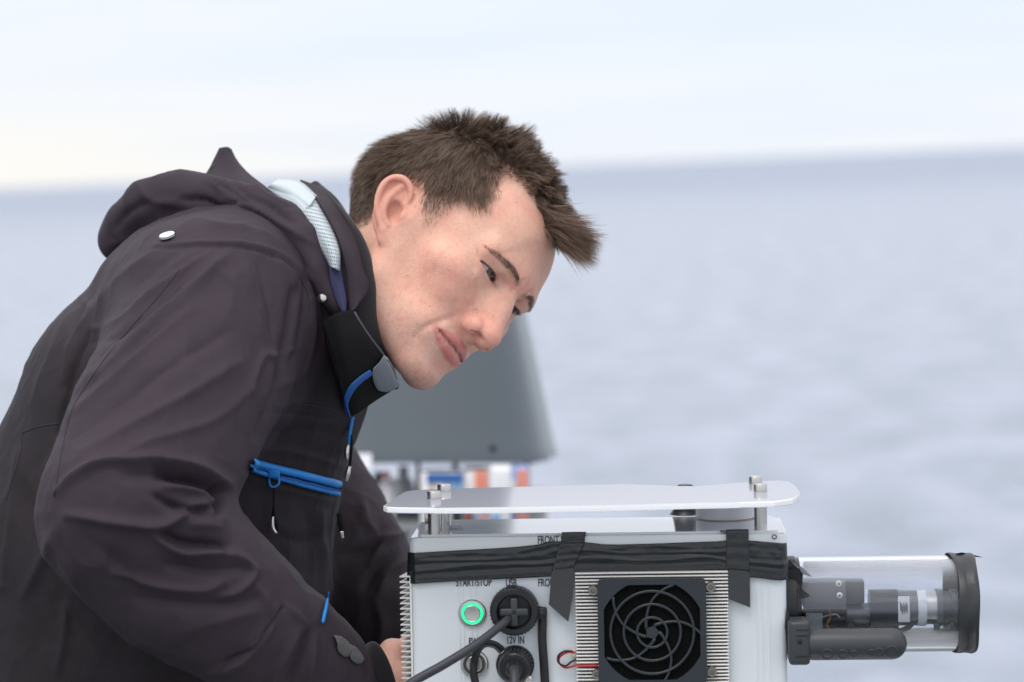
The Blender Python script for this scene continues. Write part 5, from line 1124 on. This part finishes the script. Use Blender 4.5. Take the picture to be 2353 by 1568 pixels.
    for k, (c_, o_) in enumerate((((.6, .05, .03), 0), ((.55, .4, .05), 2), ((.1, .3, .08), 4))):
        tube('signal_wire', [(Bl(px, py+o_, yT-.010+k*.0007)[0], yT-.010+k*.0007, Bl(px, py+o_, yT-.010)[1]) for px, py in ((2194, 1378), (2205, 1384), (2212, 1398), (2206, 1412), (2194, 1420))], .0007, mat('wire_%s' % ['red', 'yellow', 'green'][k], c_, .4), root, 6, 16)
        tube('signal_wire', [(Bl(px, py+o_, yT-.017)[0], yT-.017, Bl(px, py+o_, yT-.017)[1]) for px, py in ((1906, 1400), (1908, 1418), (1900, 1432), (1906, 1446))], .0006, mat('wire_%s' % ['red', 'yellow', 'green'][k], c_, .4), root, 6, 12)
    tube('black_lead', [(Bl(px, py, yT-.012)[0], yT-.012, Bl(px, py, yT-.012)[1]) for px, py in ((2030, 1462), (2080, 1446), (2110, 1424), (2160, 1430), (2196, 1424))], .0024, M_DARKH, root, 8, 24)
    for px in (2152, 2188): ib(px-6, 1426, px+8, 1450, yT-.014, yT-.008, mat('dark_block', (.05, .055, .065), .4), 'cable_clip')
    # ---------------- grip in front of the tube
    yg = -.004
    x0, z = Bl(1858, 1482, yg); x1, _ = Bl(2084, 1482, yg); r = 36*2.4/FOC; Lg = x1-x0
    prof = [(0, r*.96), (.004, r)]+[(Lg-r+r*math.sin(a), r*math.cos(a)) for a in np.linspace(0, math.pi/2, 12)]
    g = MB(); g.lathe((x0, yg, z), ax, prof, 48); gr = g.build('hand_grip', M_GPLAST, root)
    # flattened underside panel with rings pressed in
    for dx, rr3 in ((.030, .0050), (.0445, .0040), (.056, .0030)):
        for q in (dx-.004, None):
            pass
    ringpx = [(1901, 1501, 18), (1937, 1501, 14), (1965, 1501, 10), (2047-14, 1501, 10), (2047+4, 1499, 13), (2066-2, 1498, 15)]
    ringpx = [(1901, 1504, 13), (1937, 1504, 11), (1962, 1503, 8), (2003, 1501, 8), (2021, 1500, 11), (2049, 1498, 14)]
    bvg = BVHTree.FromPolygons([tuple(v.co) for v in gr.data.vertices], [tuple(p.vertices) for p in gr.data.polygons])
    for px, py, rp_ in ringpx:
        pts = []
        for a in np.linspace(0, 2*math.pi, 29):
            rl = BX.transposed() @ (P(px+rp_*math.cos(a), py+rp_*.85*math.sin(a), 1)-CAMP); ol = BX.transposed() @ (CAMP-BO); h_ = bvg.ray_cast(ol, rl.normalized())
            if h_[0] is not None: pts.append(tuple(h_[0]))
        if len(pts) > 4: tube('pressed_ring', pts, .0007, M_GPLAST, gr, 6)
    x, z_ = Bl(1812, 1486, -.03); x2_, _ = Bl(1864, 1486, -.03); g = MB(); rc = 51*2.38/FOC
    g.box(x+.001, x2_, yg-rc*.75, yg+rc*.9, z_-rc, z_+rc, .0035, 4); g.build('grip_collar', M_GPLAST, root)
    for py in (1449, 1462, 1510): 
        xq, zq = Bl(1812, py, yg-rc*.75); g = MB(); g.box(xq+.006, x2_-.0015, yg-rc*.75-.0004, yg-rc*.74, zq-.0004, zq+.0004); g.build('collar_groove', M_DARKH, root)
    xq, zq = Bl(1838, 1475, yg-rc*.76); g = MB(); g.lathe((xq, yg-rc*.75, zq), (0, -1, 0), [(-.001, .0022), (.0005, .0022), (.0007, .0012), (.0007, 0)], 14); g.build('collar_screw', M_DARKH, root)
    return root
BOX = hw_box()
# stand under the box and the deck, all below the picture
def build_deck():
    b = MB(); b.box(-3.2, 3.2, -2.5, 6.6, -.12, 0); o = b.build('ship_deck', mat('deck_paint', (.10, .13, .12), .6, bump=.3, bscale=40), None); tag(o, kind='structure')
    r = empty('equipment_table', (.24, 2.5, 0)); c = BO+BX @ Vector((.16, .08, BASEZ)); top = c.z-.004
    b = MB(); b.box(c.x-.30-.24, c.x+.36-.24, c.y-.20-2.5, c.y+.22-2.5, top-.03, top-.004, .003); b.build('table_top', M_ALU, r)
    for sx_ in (-.25, .31):
        for sy_ in (-.16, .18): b = MB(); b.box(c.x+sx_-.02-.24, c.x+sx_+.02-.24, c.y+sy_-.02-2.5, c.y+sy_+.02-2.5, 0, top-.031); b.build('leg', M_ALU, r)
    tag(r, 'plain aluminium table under the white instrument box', 'table')
build_deck()
# ------------------------------------------------------------------ blurred equipment behind
def build_back():
    D = 4.15
    c = P(1000, 1060, D); s = D/FOC
    M_CONE = mat('grey_gelcoat', (.088, .108, .128), .25, bump=.02, bscale=20, var=.05, vscale=4, coat=.3); 
    root = empty('grey_cone_housing', c); tag(root, 'large dark grey cone shaped housing behind the leaning man', 'cone housing')
    H = 690*s; r0, r1 = 264*s, 124*s
    b = MB(); b.lathe((0, 0, 0), 'z', [(.0, r0*.93), (0, r0), (.004, r0*1.0)]+[(H*t, r0+(r1-r0)*t) for t in np.linspace(.05, .93, 12)]+[(H*.97, r1*1.0), (H*.995, r1*.9), (H, r1*.6), (H, 0)], 72); b.build('cone_shell', M_CONE, root, angle=50)
    # a second, lighter shell stands just behind and shows as a pale rim to the right
    b = MB(); r2 = r0+6*s; 
    b.lathe((.0, .05, 8*s), 'z', [(0, r2*.96), (0, r2+12*s), (.004, r2+12*s)]+[(H*t, r2+12*s+(r1-r2-2*s)*t) for t in np.linspace(.05, .9, 8)]+[(H*.91, 0)], 72); b.build('outer_shell', mat('pale_grey_shell', (.27, .32, .33), .3), root, angle=50)
    q = P(1133, 1029, D)-c; a = math.atan2(q.x, 1); rr_ = r0*.955; b = MB(); dx = q.x; dy = -math.sqrt(max(rr_**2-dx*dx, 0)); b.lathe((dx, dy-.003, q.z), (dx, dy, 0), [(-.004, .0045), (.003, .0045), (.004, .003), (.004, 0)], 16); b.build('plug', M_DARKH2, root)
    # sticker on the lower left of the cone
    V = []; F = []; zs = [(P(0, py, D)-c).z for py in (1040, 1074)]
    for i in range(9):
        px = 806+i*(852-806)/8; dx = (P(px, 1057, D*.96)-c).x
        for z in zs: rr_ = r0+(r1-r0)*z/H+.0015; V.append((dx, -math.sqrt(max(rr_**2-dx*dx, 1e-6)), z))
    F = [[2*i, 2*i+2, 2*i+3, 2*i+1] for i in range(8)]; o = link('white_sticker', mesh_np('white_sticker', V, F), mat('sticker_paper', (.78, .79, .84), .5), root)
    root.rotation_euler = (math.radians(-5), 0, 0)
    # rack of legs under the cone
    rk = empty('equipment_rack', P(1000, 1075, D)-Vector((0, 0, P(1000, 1075, D).z))); tag(rk, 'dark metal rack with posts carrying the grey cone', 'rack'); o0 = rk.location
    def bx(px0, py0, px1, py1, d, dep, m, name, parent, bev=.003, rel=None):
        a, b_ = P(px0, py1, d), P(px1, py0, d); g = MB(); rl = rel if rel is not None else Vector((0, 0, 0)); g.box(a.x-rl.x, b_.x-rl.x, a.y-rl.y, a.y-rl.y+dep, a.z-rl.z, b_.z-rl.z, bev); return g.build(name, m, parent)
    M_DK = mat('rack_metal', (.03, .032, .035), .5, metal=.3)
    for px, w_ in ((960, 10), (1046, 12), (742, 14), (1212, 8)):
        a = P(px-w_/2, 1062, D+.06); b_ = P(px+w_/2, 1062, D+.06); g = MB(); g.box(a.x-o0.x, b_.x-o0.x, a.y-o0.y, a.y-o0.y+.02, .0, a.z-o0.z); g.build('rack_post', M_DK, rk)
    bx(740, 1060, 1235, 1066, D+.10, .06, M_DK, 'rack_bar', rk, .002, o0)
    tb = bx(800, 1215, 1260, 1225, D-.20, .5, mat('rack_shelf', (.20, .21, .22), .5), 'rack_shelf', rk, .002, o0)
    # diagonal strut
    p0, p1 = P(872, 1085, D-.05)-o0, P(842, 1215, D-.05)-o0; tube('rack_strut', [p0, p1], .006, M_DK, rk, 8)
    W_ = mat('white_bottle', (.86, .86, .88), .4); OR = mat('orange_label', (.90, .33, .24), .5); BLU = mat('blue_bracket', (.04, .14, .42), .45); PK = mat('pink_cap', (.62, .36, .34), .5)
    def bottle(px, d, rpx, top, lab, cat, m, capm, collars=()):
        base = P(px, 1215, d); r = empty('plastic_bottle', base); s_ = d/FOC; h = (1215-top)*s_; R0 = rpx*s_
        g = MB(); g.lathe((0, 0, 0), 'z', [(0, R0*.95), (.004, R0), (h*.66, R0), (h*.78, R0*.80), (h*.84, R0*.42), (h*.88, R0*.40)], 28); g.build('bottle_body', m, r)
        g = MB(); g.lathe((0, 0, h*.87), 'z', [(0, R0*.50), (h*.13, R0*.48), (h*.13, 0)], 20); g.build('bottle_cap', capm, r)
        for m2, z0, z1 in collars: g = MB(); g.lathe((0, 0, 0), 'z', [(h*z0, R0*.9), (h*z0, R0*1.015), (h*z1, R0*1.015), (h*z1, R0*.9)], 28); g.build('bottle_label', m2, r)
        tag(r, lab, cat, 'blurred bottles on the rack'); return r
    bottle(885, 4.05, 24, 1084, 'rounded white bottle with a pinkish cap, leftmost on the rack', 'bottle', W_, PK)
    bottle(927, 4.18, 26, 1072, 'white bottle with a pale cap beside the pink capped one', 'bottle', W_, mat('pale_cap', (.62, .62, .60), .5))
    def crate(px0, py0, px1, d, m, lab, cat, name, bands=(), dep=.06):
        a = P((px0+px1)/2, 1215, d); r = empty(name, a); s_ = d/FOC; w2 = (px1-px0)/2*s_; h = (1215-py0)*s_; g = MB(); g.box(-w2, w2, 0, dep, 0, h, .004); g.build('carton', m, r)
        for m2, x0, x1, z0, z1 in bands: g = MB(); g.box(-w2+2*w2*x0, -w2+2*w2*x1, -.0015, 0.001, h*z0, h*z1); g.build('printed_panel', m2, r)
        tag(r, lab, cat); return r
    LB = mat('light_blue_print', (.20, .38, .65), .5); AM = mat('amber_print', (.42, .24, .03), .5); GR = mat('grey_print', (.30, .33, .33), .5)
    crate(966, 1088, 1064, 3.98, W_, 'box with a broad blue top band and amber stripe, right of the rack post', 'carton', 'blue_banded_carton', [(BLU, .15, 1, .82, 1.0), (AM, .24, .31, .45, .82), (GR, .55, .72, .45, .82), (LB, .76, .97, .40, .82), (M_DK, .72, .98, 0.0, .34)])
    crate(1066, 1082, 1124, 4.0, W_, 'white box with an orange red stripe, between the blue banded box and the plain one', 'carton', 'orange_striped_carton', [(OR, .42, .95, .45, 1.0), (mat('rust_print', (.5, .14, .08), .5), .05, .35, .05, .30), (LB, .3, .5, 0, .28), (mat('pinkish', (.62, .42, .42), .5), .55, .98, .05, .30)])
    crate(1126, 1078, 1174, 3.92, mat('white_carton', (.80, .81, .82), .5), 'plain white box standing right of the orange striped one', 'carton', 'plain_carton', [(LB, .1, .5, 0.05, .25)])
    crate(1175, 1076, 1214, 4.0, mat('blue_carton', (.30, .42, .72), .5), 'blue and salmon box, rightmost under the cone', 'carton', 'blue_salmon_carton', [(OR, .35, .95, .60, .98), (mat('salmon', (.66, .30, .26), .5), .30, 1, .05, .35), (W_, .0, .25, .3, .8)])
    crate(806, 1086, 838, 4.0, mat('white_carton', (.80, .81, .82), .5), 'small white box with an orange top by the man\'s zip', 'carton', 'orange_topped_carton', [(OR, 0, 1, .80, 1)])
    # pale upright frame seen over the far sleeve
    r = empty('pale_panel', P(900, 1215, 4.3)); s_ = 4.3/FOC; g = MB(); g.box(-40*s_, 46*s_, 0, .02, -.3, 112*s_, .004); g.build('panel_sheet', mat('pale_grey_panel', (.46, .50, .58), .5), r); tag(r, 'pale grey upright panel behind the white bottles', 'panel')
M_DARKH2 = mat('black_housing', (.012, .013, .016), .35)
build_back()
